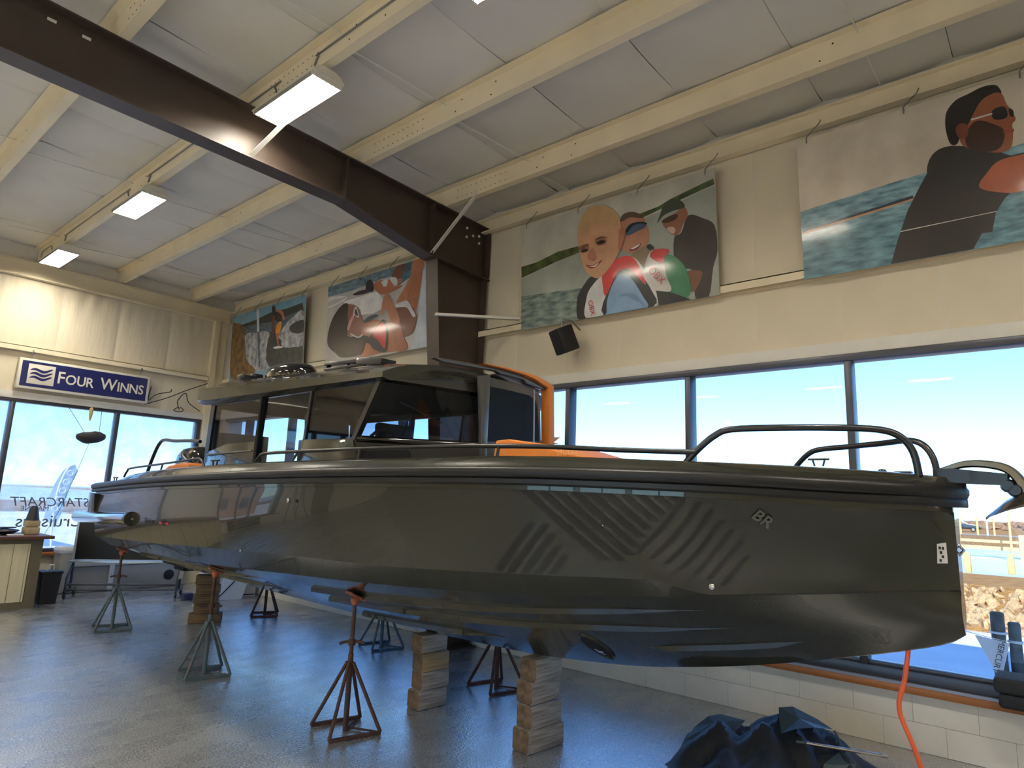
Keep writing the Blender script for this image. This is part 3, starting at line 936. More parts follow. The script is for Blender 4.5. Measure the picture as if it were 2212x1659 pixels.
# paper label with print at the stem, bow eye
M_paper = mat('paper_label', rgb(214, 212, 208), 0.7)
sticker([(2024, 1175), (2044, 1172), (2048, 1217), (2025, 1217)], 4, 4, .004).build('paper_tag', M_paper, boat)
tl = [surf(2029, 1182), surf(2034, 1190), surf(2031, 1202)]
for i, (px, py) in enumerate(((2028, 1180), (2035, 1181), (2031, 1190), (2035, 1199), (2030, 1207))):
    sticker([(px, py), (px + 5, py + 1), (px + 5, py + 7), (px, py + 6)], 2, 2, .006).build('printed_line', M_badge, boat)
be = at_t(2055, 1187, 0)
MB().tube([P(be[0] + .02, .0, be[2] + .022), P(be[0] - .03, 0, be[2] + .024), P(be[0] - .05, 0, be[2]), P(be[0] - .03, 0, be[2] - .024), P(be[0] + .02, 0, be[2] - .022)], .007, 8).build('bow_eye', M_steel, boat, smooth=50)
for (px, py, r_) in ((1538, 1267, .017), (1304, 1135, .006), (623, 1081, .018), (640, 1082, .014), (518, 1211, .012)):
    s, f = surf(px, py); t, z = topside(s, max(0, f))
    MB().lathe([(r_, 0), (r_, .008), (r_ * .7, .012)], P(s, t - .002, z), P(0, 1, .0), 14).build('through_hull_fitting', M_steel if r_ != .014 else M_blk, boat, smooth=40)
# bow thruster opening
def thr(rr, a, off):
    s_ = 1.915 + (.060 * math.cos(a) + .016 * math.sin(a)) * rr; f_ = .29 + .165 * math.sin(a) * rr
    t_, z_ = bottom(s_, f_)
    return P(s_, t_ + off * .42, z_ - off * .9)
AN = [2 * PI * k / 28 for k in range(28)]
MB().loft([[thr(1.16, a, -.004) for a in AN], [thr(1.08, a, .012) for a in AN], [thr(1.0, a, .010) for a in AN], [thr(.97, a, -.002) for a in AN]], closed=True, caps=False).build('thruster_rim', M_olive, boat, smooth=60)
MB().loft([[thr(1.0, a, .006) for a in AN], [thr(.5, a, .006) for a in AN], [thr(.02, a, .006) for a in AN]], closed=True, caps=True).build('thruster_tunnel', M_dark, boat)
pr_ = MB(); c0 = thr(.45, -1.0, .010)
hu = (thr(1, PI / 2, .01) - thr(1, -PI / 2, .01)).normalized(); fw = Vector((0, -1, 0)); nrm = hu.cross(fw).normalized()
for k in range(4):
    a = k * PI / 2 + .5
    dr = hu * math.sin(a) + fw * math.cos(a)
    pr_.obox(c0 + dr * .02, dr * .018, nrm.cross(dr) * .009, nrm * .002)
pr_.lathe([(.009, -.006), (.009, .006)], c0, nrm, 10)
pr_.build('thruster_propeller', M_steel, boat)

# ---- rails and deck fittings
def rail(pts, r=.014, name='rail', m=None, k=4):
    return MB().tube([Vector(p) for p in catmull(pts, k, False)], r, 10).build(name, m or M_rail, boat, smooth=60)
for sd in (1, -1):
    f_ = [(1.06, .70, 1.90), (.98, .68, 1.99), (.90, .655, 2.06), (.82, .635, 2.09), (.62, .555, 2.097), (.40, .43, 2.10), (.24, .29, 2.098), (.16, .235, 2.065), (.115, .215, 1.99), (.10, .21, 1.88)]
    rail([P(s, t * sd, z) for s, t, z in f_], .017, 'bow_rail')
    g_ = [(4.92, 1.17, 1.91), (4.86, 1.165, 1.975), (4.74, 1.16, 2.012), (4.2, 1.14, 2.018), (3.4, 1.06, 2.026), (2.6, .98, 2.026), (1.9, .87, 2.015), (1.4, .77, 1.99), (.99, .69, 1.975)]
    rail([P(s, t * sd, z) for s, t, z in g_], .0145, 'side_rail', M_blk)
    for s, t, z in ((3.46, 1.07, 2.02), (2.18, .92, 2.02)):
        MB().tube([P(s, t * sd, z), P(s, (t + .02) * sd, zco(s) - .03)], .010, 8).build('rail_post', M_blk, boat, smooth=60)
    h_ = [(8.30, 1.20, 1.80), (8.24, 1.19, 1.87), (8.12, 1.185, 1.905), (7.07, 1.18, 1.948), (6.25, 1.18, 1.985), (6.10, 1.18, 1.985), (6.02, 1.18, 1.95), (5.92, 1.18, 1.87)]
    rail([P(s, t * sd, z) for s, t, z in h_], .012, 'stern_rail', M_blk)
    MB().tube([P(7.1, 1.18 * sd, 1.95), P(7.1, 1.2 * sd, 1.84)], .010, 8).build('rail_post', M_blk, boat, smooth=60)
    i_ = [(8.42, .92, 1.80), (8.30, .92, 2.0), (8.12, .92, 2.20), (7.95, .92, 2.262), (7.6, .92, 2.24), (7.1, .92, 2.225), (6.82, .92, 2.205)]
    rail([P(s, t * sd, z) for s, t, z in i_], .020, 'arch_rail', M_blk)
    def put_cleat(s, t, z, L=.10, m=M_steel):
        MB().tube([P(s - L, t, z + .05), P(s + L, t, z + .05)], .008, 8).tube([P(s - .03, t, z - .03), P(s - .05, t, z + .045)], .007, 6).tube([P(s + .03, t, z - .03), P(s + .05, t, z + .045)], .007, 6).build('deck_cleat', m, boat)
    put_cleat(8.62, 1.2 * sd, 1.74, .09, M_blk)
    put_cleat(5.62, 1.22 * sd, zco(5.6) + .01, .09, M_blk)
cl = at_t(1770, 992, -.62)
MB().tube([P(cl[0] - .06, -.62, cl[2]), P(cl[0] + .07, -.62, cl[2])], .007, 8).tube([P(cl[0] - .02, -.62, cl[2] - .045), P(cl[0] - .033, -.62, cl[2])], .006, 6).tube([P(cl[0] + .03, -.62, cl[2] - .045), P(cl[0] + .043, -.62, cl[2])], .006, 6).build('deck_cleat', M_rail, boat)
bl_ = at_t(1905, 1010, 0)
MB().lathe([(.022, -.02), (.022, .012), (.014, .02), (.002, .022)], P(bl_[0], 0, zco(.3) + .005), (0, 0, 1), 14).build('bollard', M_blk, boat, smooth=50)
MB().obox(P(.22, -.05, zco(.2) + .01), (.03, 0, 0), (0, .04, 0), (0, 0, .012)).build('windlass', M_blk, boat, bevel=.004)
# ---- anchor on the bow roller
anc = MB()
def A(px, py, t=0.0): return Vector(P(*at_t(px, py, t)))
arm = [A(2020, 1022), A(2050, 1012), A(2085, 1003), A(2130, 1003), A(2175, 1013), A(2205, 1040), A(2222, 1075)]
M_bronze = mat('dark_bronze_anchor', rgb(118, 104, 84), 0.25, metal=.9, coat=.3)
ar = MB()
cr_ = catmull(arm, 4, False)
rg = []
for i, p in enumerate(cr_):
    k = i / (len(cr_) - 1)
    tn = (cr_[min(i + 1, len(cr_) - 1)] - cr_[max(i - 1, 0)]).normalized()
    nn = Vector((1, 0, 0)); bb = tn.cross(nn)
    w_, h_ = .022 + .02 * k, .012 + .012 * k
    rg.append([p + nn * w_ * a + bb * h_ * b for a, b in ((-1, -.6), (-.5, -1), (.5, -1), (1, -.6), (1, .6), (.5, 1), (-.5, 1), (-1, .6))])
anchor = ar.loft(rg).build('anchor_shank', M_bronze, boat, smooth=50)
fk = MB()      # curved fluke, point aft
tip = A(2130, 1120); mid = A(2170, 1092); root = A(2220, 1068)
rg = []
for i in range(9):
    k = i / 8
    c = tip.lerp(mid, k * 2) if k < .5 else mid.lerp(root, (k - .5) * 2)
    w_ = .010 + .12 * k; dr = .045 * k
    rg.append([c + Vector((-w_, 0, -dr)), c + Vector((-w_ * .5, 0, dr * .2)), c + Vector((0, 0, .006 + dr * .5)), c + Vector((w_ * .5, 0, dr * .2)), c + Vector((w_, 0, -dr)), c + Vector((w_ * .4, 0, -.006)), c + Vector((0, 0, -.004)), c + Vector((-w_ * .4, 0, -.006))])
fk.loft(rg).build('anchor_fluke', M_bronze, anchor, smooth=50)
rl = MB()
for sd in (-.045, .045):
    rl.prism([(A(2020, 1036).y, 1.86), (A(2175, 1046).y, 1.850), (A(2180, 1030).y, 1.90), (A(2060, 1018).y, 1.925), (A(2020, 1022).y, 1.92)], (sd - .004, 0, 0), (0, 1, 0), (0, 0, 1), .008)
rl.build('bow_roller_cheeks', M_blk, boat)
for px, py in ((2180, 1050), (2196, 1060)):
    MB().lathe([(.022, -.05), (.032, -.03), (.022, 0), (.032, .03), (.022, .05)], A(px, py), (1, 0, 0), 14).build('bow_roller', M_blk, boat, smooth=50)

# ---- foredeck cushions
def cushion(pts, x0, x1, name, m, bevel=.03):
    mb = MB().prism(pts, (x0, 0, 0), (0, 1, 0), (0, 0, 1), (x1 - x0))
    return mb.build(name, m, boat, bevel=bevel, segs=3)
cu = cushion([(2.74, 1.92), (2.71, 2.12), (2.58, 2.125), (2.40, 2.10), (2.05, 2.01), (1.70, 1.945), (1.70, 1.92)], -.42, .42, 'sun_pad', M_orange, .02)
lt = link('pad_lettering', text_mesh('BRABUS', .06, mat('pale_orange_stitch', rgb(232, 176, 120), .6), .0006), boat)
s0 = at_t(1230, 977, .425)
lt.matrix_local = frame_matrix(P(s0[0], .424, s0[2]), (0, -1, 0), (0, 0, 1))

# ---- cabin
CT = .92
def cs_(px, py, t=CT): 
    a = at_t(px, py, t); return (a[0], a[2])
ROOF_F, ROOF_A = 3.36, 6.86
crz = cubic([3.3, 4.2, 5.5, 6.9], [2.605, 2.655, 2.72, 2.795])          # crease height along the roof edge
def roof_sec(s, k=1.0):
    z = crz(s); drop = .055 + .125 * min(1, max(0, (s - 3.36) / 3.2))
    hw = .99
    camb = [(hw - .06, z - drop), (hw, z - drop * .75), (hw + .0, z), (hw - .10, z + .045), (.74, z + .115), (.5, z + .155), (.25, z + .175), (0, z + .18)]
    return camb
rf = MB(); rg = []
for i in range(15):
    s = ROOF_F + (ROOF_A - ROOF_F) * i / 14
    half = roof_sec(s)
    if i == 0: half = [(t, z - .02 if z > crz(s) + .05 else z) for t, z in half]
    if i == 14: half = [(t, z - .03 if z > crz(s) + .02 else z) for t, z in half]
    und = crz(s) - .05
    ring = [P(s, t, z) for t, z in half] + [P(s, -t, z) for t, z in reversed(half[:-1])] + [P(s, -.85, und), P(s, 0, und + .03), P(s, .85, und)]
    rg.append(ring)
rf.loft(rg)
roof = rf.build('cabin_roof', M_olive, boat, smooth=35)
def side_poly(pts, sd, name, m, th=.03, par=boat, bevel=0.0, inset=0.0):
    mb = MB().prism([(s, z) for s, z in pts], (-sd * (CT - inset), 0, 0), (0, 1, 0), (0, 0, 1), (th if sd > 0 else -th))
    return mb.build(name, m, par, bevel=bevel)
rz = lambda s: crz(s) - .045 - .125 * min(1, max(0, (s - 3.36) / 3.2))
for sd in (1, -1):
    # lower body: quarter panel with its raised step, and the panel ahead of the door
    side_poly([(6.72, 1.55), (6.66, 2.08), (6.12, 2.16), (5.50, 2.165), (5.44, 1.55)], sd, 'quarter_panel', M_olive, .05, bevel=.006)
    side_poly([(4.60, 1.55), (4.60, 2.15), (3.80, 2.13), (3.62, 1.55)], sd, 'side_panel', M_olive, .05, bevel=.006)
    MB().tube([P(6.60, sd * (CT + .006), 2.055), P(5.52, sd * (CT + .006), 2.075)], .008, 6).build('body_crease', M_olive, boat, smooth=60)
    # pillars
    for a_, b_, w_ in (((6.62, 2.07), (6.58, rz(6.58) + .06), .10), ((5.47, 2.05), (5.41, rz(5.4) + .06), .05), ((4.56, 2.14), (4.50, rz(4.5) + .06), .035), ((3.80, 2.12), (3.47, 2.62), .06)):
        side_poly([(a_[0] + w_ / 2, a_[1]), (b_[0] + w_ / 2, b_[1]), (b_[0] - w_ / 2, b_[1]), (a_[0] - w_ / 2, a_[1])], sd, 'pillar', M_blk, .045)
    side_poly([(6.62, rz(6.6) + .06), (6.62, rz(6.6) - .02), (3.56, rz(3.5) - .005), (3.5, rz(3.5) + .06)], sd, 'window_header', M_blk, .04)
    # glass
    side_poly([(6.58, 2.06), (6.58, rz(6.5)), (5.43, rz(5.4)), (5.49, 2.15)], sd, 'quarter_window', M_tintd, .006, inset=.012)
    d_ = side_poly([(5.44, 1.60), (5.40, rz(5.4)), (4.52, rz(4.5)), (4.60, 1.60)], sd, 'sliding_door_glass', M_tint, .006, inset=.018)
    side_poly([(4.54, 2.14), (4.49, rz(4.5)), (3.52, rz(3.5)), (3.80, 2.12)], sd, 'side_window', M_tintd, .006, inset=.012)
    MB().tube([P(5.47, sd * (CT + .01), 1.62), P(5.42, sd * (CT + .01), rz(5.4))], .014, 8).build('door_rail', M_blk, boat)
    MB().tube([P(4.60, sd * (CT + .01), 2.06), P(4.72, sd * (CT + .01), 1.95)], .010, 8).build('door_grab', M_gunmetal, boat)
# windscreen, starboard half, raked forward at the top
wtop = [(3.45, .90, 2.60), (3.40, .45, 2.66), (3.39, .03, 2.68)]
wbot = [(3.78, .90, 2.13), (3.50, .45, 2.13), (3.30, .03, 2.14)]
mb = MB(); off = Vector((0, -.006, 0))
vs = [P(*p) for p in wtop] + [P(*p) for p in wbot]
mb.add(vs, [(0, 1, 4, 3), (1, 2, 5, 4)])
mb.build('windscreen', M_tintf, boat, smooth=60)
MB().tube([P(*p) for p in wtop], .022, 8).build('windscreen_header', M_blkg, boat, smooth=60)
MB().tube([P(*p) for p in wbot], .026, 8).build('windscreen_sill', M_blkg, boat, smooth=60)
hd = MB()       # black roof brow above the glass
br0 = [(3.36, .93, 2.56), (3.34, .45, 2.63), (3.34, .06, 2.655)]
br1 = [(3.40, .93, 2.64), (3.36, .45, 2.72), (3.36, .06, 2.745)]
vs = [P(*p) for p in br0] + [P(*p) for p in br1] + [P(p[0] + .06, p[1], p[2]) for p in br0] + [P(p[0] + .06, p[1], p[2]) for p in br1]
hd.add(vs, [(0, 1, 4, 3), (1, 2, 5, 4), (6, 9, 10, 7), (7, 10, 11, 8), (0, 6, 7, 1), (1, 7, 8, 2), (3, 4, 10, 9), (4, 5, 11, 10), (0, 3, 9, 6), (2, 8, 11, 5)])
hd.build('roof_brow', M_olive, boat, bevel=.008)
wp = MB().tube([P(3.66, .55, 2.155), P(3.50, .60, 2.34)], .006, 6).tube([P(3.46, .3, 2.30), P(3.48, .72, 2.42)], .005, 6)
wp.build('wiper', M_blk, boat)
side_f = MB()
side_f.add([P(3.80, .92, 1.90), P(3.80, .92, 2.14), P(3.50, .45, 2.14), P(3.28, .02, 2.15), P(3.28, .02, 1.90), P(3.50, .45, 1.90)], [(0, 1, 2, 5), (5, 2, 3, 4)])
side_f.build('front_bulkhead', M_blk, boat)
# centre post and the bow door, port half
MB().prism([(-.03, 1.88), (-.055, 2.72), (.035, 2.74), (.03, 1.88)], P(3.30, 0, 0), (1, 0, 0), (0, 0, 1), .05).build('centre_post', M_gunmetal, boat, bevel=.012)
ys_d = 3.27
def doorpt(px, py):                      # pixel on the plane of the bow door -> (port offset, height)
    q = pray(px, py); c = CAM - BO
    k = (ys_d - c.dot(_d)) / q.dot(_d)
    return (-(c.dot(_n) + k * q.dot(_n)), CAMZ + k * q.z)
def c9(x, y): return (1020 + x / 7.541, 780 + y / 7.541)
outer = [doorpt(*c9(*p)) for p in ((125, 235), (330, 270), (700, 350), (960, 440), (1060, 540), (1085, 700), (1130, 1320), (205, 1320))]
outer[-2] = (outer[-2][0] + .0, 1.88); outer[-1] = (outer[-1][0], 1.88)
inner = [doorpt(*c9(*p)) for p in ((215, 400), (560, 470), (920, 560), (1020, 640), (1050, 760), (1085, 1310), (245, 1310))]
dl = thing
bd = MB().prism(outer, P(ys_d, 0, 0), (1, 0, 0), (0, 0, 1), -.04)
door = bd.build('bow_door', M_gunmetal, boat, bevel=.008)
MB().prism(inner, P(ys_d - .002, 0, 0), (1, 0, 0), (0, 0, 1), .006).build('door_window', mat('smoked_door_window', rgb(15, 14, 14), .5, spec=.15), door)
frame_out = [doorpt(*c9(*p)) for p in ((400, 200), (820, 285), (1120, 480), (1150, 700), (1190, 1320), (1130, 1320), (1085, 700), (1060, 540), (960, 440), (700, 350), (440, 215))]
frame_out[4] = (frame_out[4][0], 1.88); frame_out[5] = (frame_out[5][0], 1.88)
MB().prism(frame_out, P(ys_d + .03, 0, 0), (1, 0, 0), (0, 0, 1), -.06).build('door_seal', M_greyseal, boat, bevel=.006)
rim = [doorpt(*c9(*p)) for p in ((120, 45), (500, 115), (820, 200), (980, 250), (1130, 330), (1265, 415), (1270, 520), (1290, 1320), (1205, 1320), (1185, 560), (1175, 440), (1100, 400), (960, 300), (820, 240), (480, 135), (230, 80))]
for i in (7, 8): rim[i] = (rim[i][0], 1.9)
MB().prism(rim, P(ys_d + .05, 0, 0), (1, 0, 0), (0, 0, 1), .10).build('orange_side_frame', M_orange, boat, bevel=.006)
lid = [doorpt(*c9(*p)) for p in ((-640, -70), (0, 45), (270, 95), (800, 205), (830, 270), (1180, 440), (1170, 480), (860, 370), (810, 300), (430, 210), (370, 165), (0, 100), (-500, 10), (-640, -45))]
MB().prism(lid, P(ys_d - .02, 0, 0), (1, 0, 0), (0, 0, 1), -.05).build('raised_roof_hatch', M_gunmetal, boat, bevel=.006)
hatch_top = [doorpt(*c9(*p)) for p in ((-640, -70), (0, 45), (270, 95), (800, 205), (800, 215), (270, 110), (0, 62), (-640, -55))]
MB().prism(hatch_top, P(ys_d + .55, 0, 0), (1, 0, 0), (0, 0, 1), -.56).build('hatch_panel', M_gunmetal, boat)
a_, b_ = doorpt(*c9(915, 480)), doorpt(*c9(910, 1330))
MB().tube([P(ys_d - .07, -a_[0], a_[1]), P(ys_d - .07, -b_[0], b_[1] - .12)], .008, 8).build('gas_strut', M_galv, boat, smooth=60)
w3 = [doorpt(*c9(*p)) for p in ((1300, 1235), (1515, 1235), (1400, 1320), (1500, 1350), (1210, 1330))]
MB().prism(w3, P(ys_d + .05, 0, 0), (1, 0, 0), (0, 0, 1), -.05).build('orange_door_pocket', M_orange, boat, bevel=.004)
# interior seen through the glass
hlm = MB(); rg = []
for i in range(12):
    s_ = ROOF_F + .08 + (ROOF_A - ROOF_F - .2) * i / 11; u_ = crz(s_) - .06
    rg.append([P(s_, .90, u_ - .005), P(s_, .5, u_ + .005), P(s_, 0, u_ + .02), P(s_, -.5, u_ + .005), P(s_, -.90, u_ - .005)])
hlm.loft(rg, closed=False).build('headliner', mat('dark_headliner', rgb(34, 32, 32), .9, spec=.1), boat)
MB().box((-.88, 3.5, 1.50), (.88, 6.6, 1.54)).build('cabin_floor', M_inner, boat)
MB().box((-.86, 3.55, 1.54), (.0, 3.95, 2.08)).build('dashboard', M_inner, boat, bevel=.05)
MB().tube([P(4.05, .45 + .17 * math.cos(a), 2.08 + .17 * math.sin(a)) for a in [2 * PI * k / 18 for k in range(18)]], .014, 6, closed=True).build('steering_wheel', M_blk, boat)
MB().box((-.88, 6.36, 1.54), (-.36, 6.50, 2.29)).box((-.36, 6.36, 1.54), (.08, 6.50, 2.0)).box((.08, 6.36, 1.54), (.88, 6.50, 2.30)).build('rear_bench', M_inner, boat)
MB().box((-.90, 6.55, 2.56), (.90, 6.60, 2.70)).build('aft_header', M_inner, boat)
MB().box((-.90, 6.55, 1.54), (-.84, 6.62, 2.62)).build('aft_pillar', M_inner, boat)
MB().box((.84, 6.55, 1.54), (.90, 6.62, 2.62)).build('aft_pillar', M_inner, boat)
for (s, t) in ((4.75, .45), (4.75, -.35)):
    MB().box((-t - .24, s - .22, 1.90), (-t + .24, s + .22, 2.02)).build('seat_base', M_seat, boat, bevel=.04)
    MB().obox((-t, s + .22, 2.20), (.23, 0, 0), (0, .05, .0), (0, .04, .24)).build('seat_back', M_seat, boat, bevel=.04)
    MB().lathe([(.05, 1.52), (.05, 1.92)], (-t, s, 0), (0, 0, 1), 12).build('seat_pedestal', M_steel, boat)
# roof gear
def rt_(s, t): 
    h = roof_sec(s); return interp([p[0] for p in reversed(h[2:])], [p[1] for p in reversed(h[2:])], abs(t))
rd = MB(); cR = P(6.10, .28, rt_(6.10, .28) + .01)
rg = []
for k, (w_, z) in enumerate(((1.0, 0), (1.02, .05), (.96, .10), (.80, .145), (.5, .17), (.05, .178))):
    rg.append([cR + Vector((math.cos(a) * .23 * w_, (math.sin(a) * .40 + .04) * w_, z)) for a in [2 * PI * i / 24 for i in range(24)]])
rd.loft(rg).build('radar_dome', M_blkg, boat, smooth=60)
for (s, t) in ((6.62, .5), (6.62, -.3)):
    z = rt_(s, t)
    MB().box((-t - .16, s - .07, z - .02), (-t + .02, s + .06, z + .05)).box((-t - .02, s - .05, z), (-t + .10, s + .05, z + .085)).build('roof_spotlight', M_blk, boat, bevel=.01)
z = rt_(4.5, .35) + .05
lb = MB().bar(P(5.15, .42, z + .085), P(4.40, .42, z + .035), .06, .035).bar(P(4.50, .42, z + .03), P(4.10, .42, z - .025), .16, .06).bar(P(5.12, .42, z + .07), P(5.12, .42, z - .03), .05, .035, (0, 1, 0)).bar(P(4.75, .42, z + .05), P(4.75, .42, z - .09), .03, .025, (0, 1, 0)).bar(P(5.12, .46, z + .02), P(4.4, .46, z - .01), .02, .025)
lb.build('roof_light_bar', M_blk, boat, bevel=.004)
# stern: cushions, outboard
cushion([(8.35, 1.70), (8.32, 1.93), (8.2, 1.965), (7.75, 2.0), (7.55, 1.97), (7.5, 1.70)], -.75, -.35, 'stern_seat', M_orange)
ob = MB(); rg = []
for z, sx, y0, y1 in ((1.55, .16, 8.98, 9.62), (1.80, .20, 8.95, 9.72), (2.02, .215, 8.93, 9.75), (2.16, .20, 8.95, 9.70), (2.25, .15, 9.02, 9.60), (2.29, .06, 9.12, 9.45)):
    rg.append([P((y0 + y1) / 2 + (y1 - y0) / 2 * math.sin(a) * (abs(math.sin(a)) ** -.25 if abs(math.sin(a)) > .01 else 1), sx * math.cos(a) * (abs(math.cos(a)) ** -.35 if abs(math.cos(a)) > .01 else 1), z) for a in [2 * PI * k / 24 + .01 for k in range(24)]])
engine = ob.loft(rg).build('outboard_cowling', M_blkg, boat, smooth=60)
MB().tube([P(9.0, .215, 2.06), P(9.2, .22, 2.14), P(9.32, .21, 2.20), P(9.25, .22, 2.1)], .012, 6).build('cowling_accent', M_steel, engine)
MB().box((-.10, 9.05, .55), (.10, 9.40, 1.55)).box((-.16, 8.85, 1.25), (.16, 9.1, 1.6)).build('outboard_leg', M_blk, boat, bevel=.03)
MB().lathe([(.03, 0), (.055, .06), (.05, .25), (.02, .34)], P(9.02, 0, .60), (0, 1, 0), 14).build('gearcase', M_blk, boat, smooth=50)
pp = MB()
for k in range(3):
    a = k * 2 * PI / 3 + .4
    dr = Vector((math.cos(a), 0, math.sin(a)))
    pp.obox(P(9.30, 0, .60) + dr * .11, dr * .07, Vector((0, .03, 0)) + dr.cross(Vector((0, 1, 0))) * .04, dr.cross(Vector((0, 1, 0))) * .0 + Vector((0, .004, 0)))
pp.build('propeller', M_steel, boat)

# sub-parts: what is fixed to the hull or to the roof goes under that part
_on_hull = {'spray_strake', 'hull_stripe', 'hull_lettering', 'hull_badge', 'paper_tag', 'printed_line', 'bow_eye', 'through_hull_fitting', 'thruster_rim', 'thruster_tunnel', 'thruster_propeller'}
_on_roof = {'radar_dome', 'roof_spotlight', 'roof_light_bar', 'headliner', 'roof_brow'}
for ch in list(boat.children):
    b_ = ch.name.split('.')[0]
    if b_ in _on_hull: ch.parent = hull
    elif b_ in _on_roof: ch.parent = roof
# ------------------------------------------------------------------ posters on the window wall
_pm = {}
def ink(r, g, b, noise=None):
    k = (r, g, b, noise)
    if k not in _pm:
        if noise == 'water':
            _pm[k] = mat('print_%d_%d_%d_water' % (r, g, b), rgb(r * .45, g * .55, b * .6), 0.35, coat=.7, coatr=.10, col2=rgb(r, g, b), vscale=7, stretch=(1, 1, 3.2))
        elif noise == 'foam':
            _pm[k] = mat('print_%d_%d_%d_foam' % (r, g, b), rgb(r * .5, g * .5, b * .52), 0.35, coat=.7, coatr=.10, col2=rgb(r, g, b), vscale=9)
        elif noise == 'soft':
            _pm[k] = mat('print_%d_%d_%d_soft' % (r, g, b), rgb(r * .82, g * .82, b * .82), 0.35, coat=.7, coatr=.10, col2=rgb(r, g, b), vscale=2.0)
        else:
            _pm[k] = mat('print_%d_%d_%d' % (r, g, b), rgb(r, g, b), 0.35, coat=.7, coatr=.10, var=.13, vscale=6)
    return _pm[k]
M_pedge = mat('poster_board_edge', rgb(190, 188, 180), .6)
def poster(y_left, y_right, label, shapes, crop, xt=5.71, xb=5.78, zt=4.985, zb=3.70, texts=()):
    bl_ = Vector((xb, y_left, zb)); ux = Vector((0, y_right - y_left, 0)); uy = Vector((xt - xb, 0, zt - zb))
    nn = ux.cross(uy).normalized()                # towards the room
    if nn.x > 0: nn = -nn
    root = thing('poster', label, 'poster', ((xt + xb) / 2, (y_left + y_right) / 2, zb), 0, 'large photo posters')
    R0 = Vector(root.location)
    mb = MB()
    q = [bl_, bl_ + ux, bl_ + ux + uy, bl_ + uy]
    mb.add([p - R0 for p in q] + [p - nn * .018 - R0 for p in q], [(0, 1, 2, 3), (7, 6, 5, 4), (0, 4, 5, 1), (1, 5, 6, 2), (2, 6, 7, 3), (3, 7, 4, 0)])
    mb.build('poster_board', M_pedge, root)
    pr = MB(); ms = []
    def uv(x, y):
        px, py = crop[0] + x / crop[2], crop[1] + y / crop[2]
        d_ = pray(px, py); k = (bl_ - CAM).dot(nn) / d_.dot(nn)
        p = CAM + d_ * k - bl_
        return (min(1, max(0, p.dot(ux) / ux.length_squared)), min(1, max(0, p.dot(uy) / uy.length_squared)))
    for i, (m_, pts, sm) in enumerate(shapes):
        if m_ not in ms: ms.append(m_)
        pr.cm = ms.index(m_)
        if pts is None: P2 = [(0, 0), (1, 0), (1, 1), (0, 1)]
        else:
            P2 = [uv(*p) for p in pts]
            if sm: P2 = [(min(1, max(0, p.x)), min(1, max(0, p.y))) for p in catmull([Vector((a, b, 0)) for a, b in P2], 4)]
        off = .0012 + i * .0005
        pr.add([bl_ + ux * a + uy * b + nn * off - R0 for a, b in P2], [tuple(range(len(P2)))])
    me = bpy.data.meshes.new('printed_photo'); me.from_pydata(pr.v, [], pr.f)
    for m_ in ms: me.materials.append(m_)
    me.polygons.foreach_set('material_index', pr.m); me.update()
    link('printed_photo', me, root)
    for txt, x, y, x2, y2, size, m_ in texts:
        a, b = uv(x, y), uv(x2, y2)
        o0 = bl_ + ux * a[0] + uy * a[1] + nn * .03 - R0; o1 = bl_ + ux * b[0] + uy * b[1] + nn * .03 - R0
        e = (o1 - o0).normalized(); w_ = nn.cross(e)
        lt = link('printed_lettering', text_mesh(txt, size, m_, .0002), root)
        lt.matrix_local = frame_matrix(o0, e, w_)
    n_h = 4
    for i in range(n_h):
        k = (i + .12) / (n_h - .76)
        top = bl_ + ux * min(.97, k) + uy - R0
        MB().tube([top + Vector((-.012, 0, -.05)), top + Vector((-.014, 0, .005)), top + Vector((.02, -.10, .12)), top + Vector((.05, -.11, .17))], .0055, 6).build('wire_hook', M_galv, root)
    return root
I_ = ink
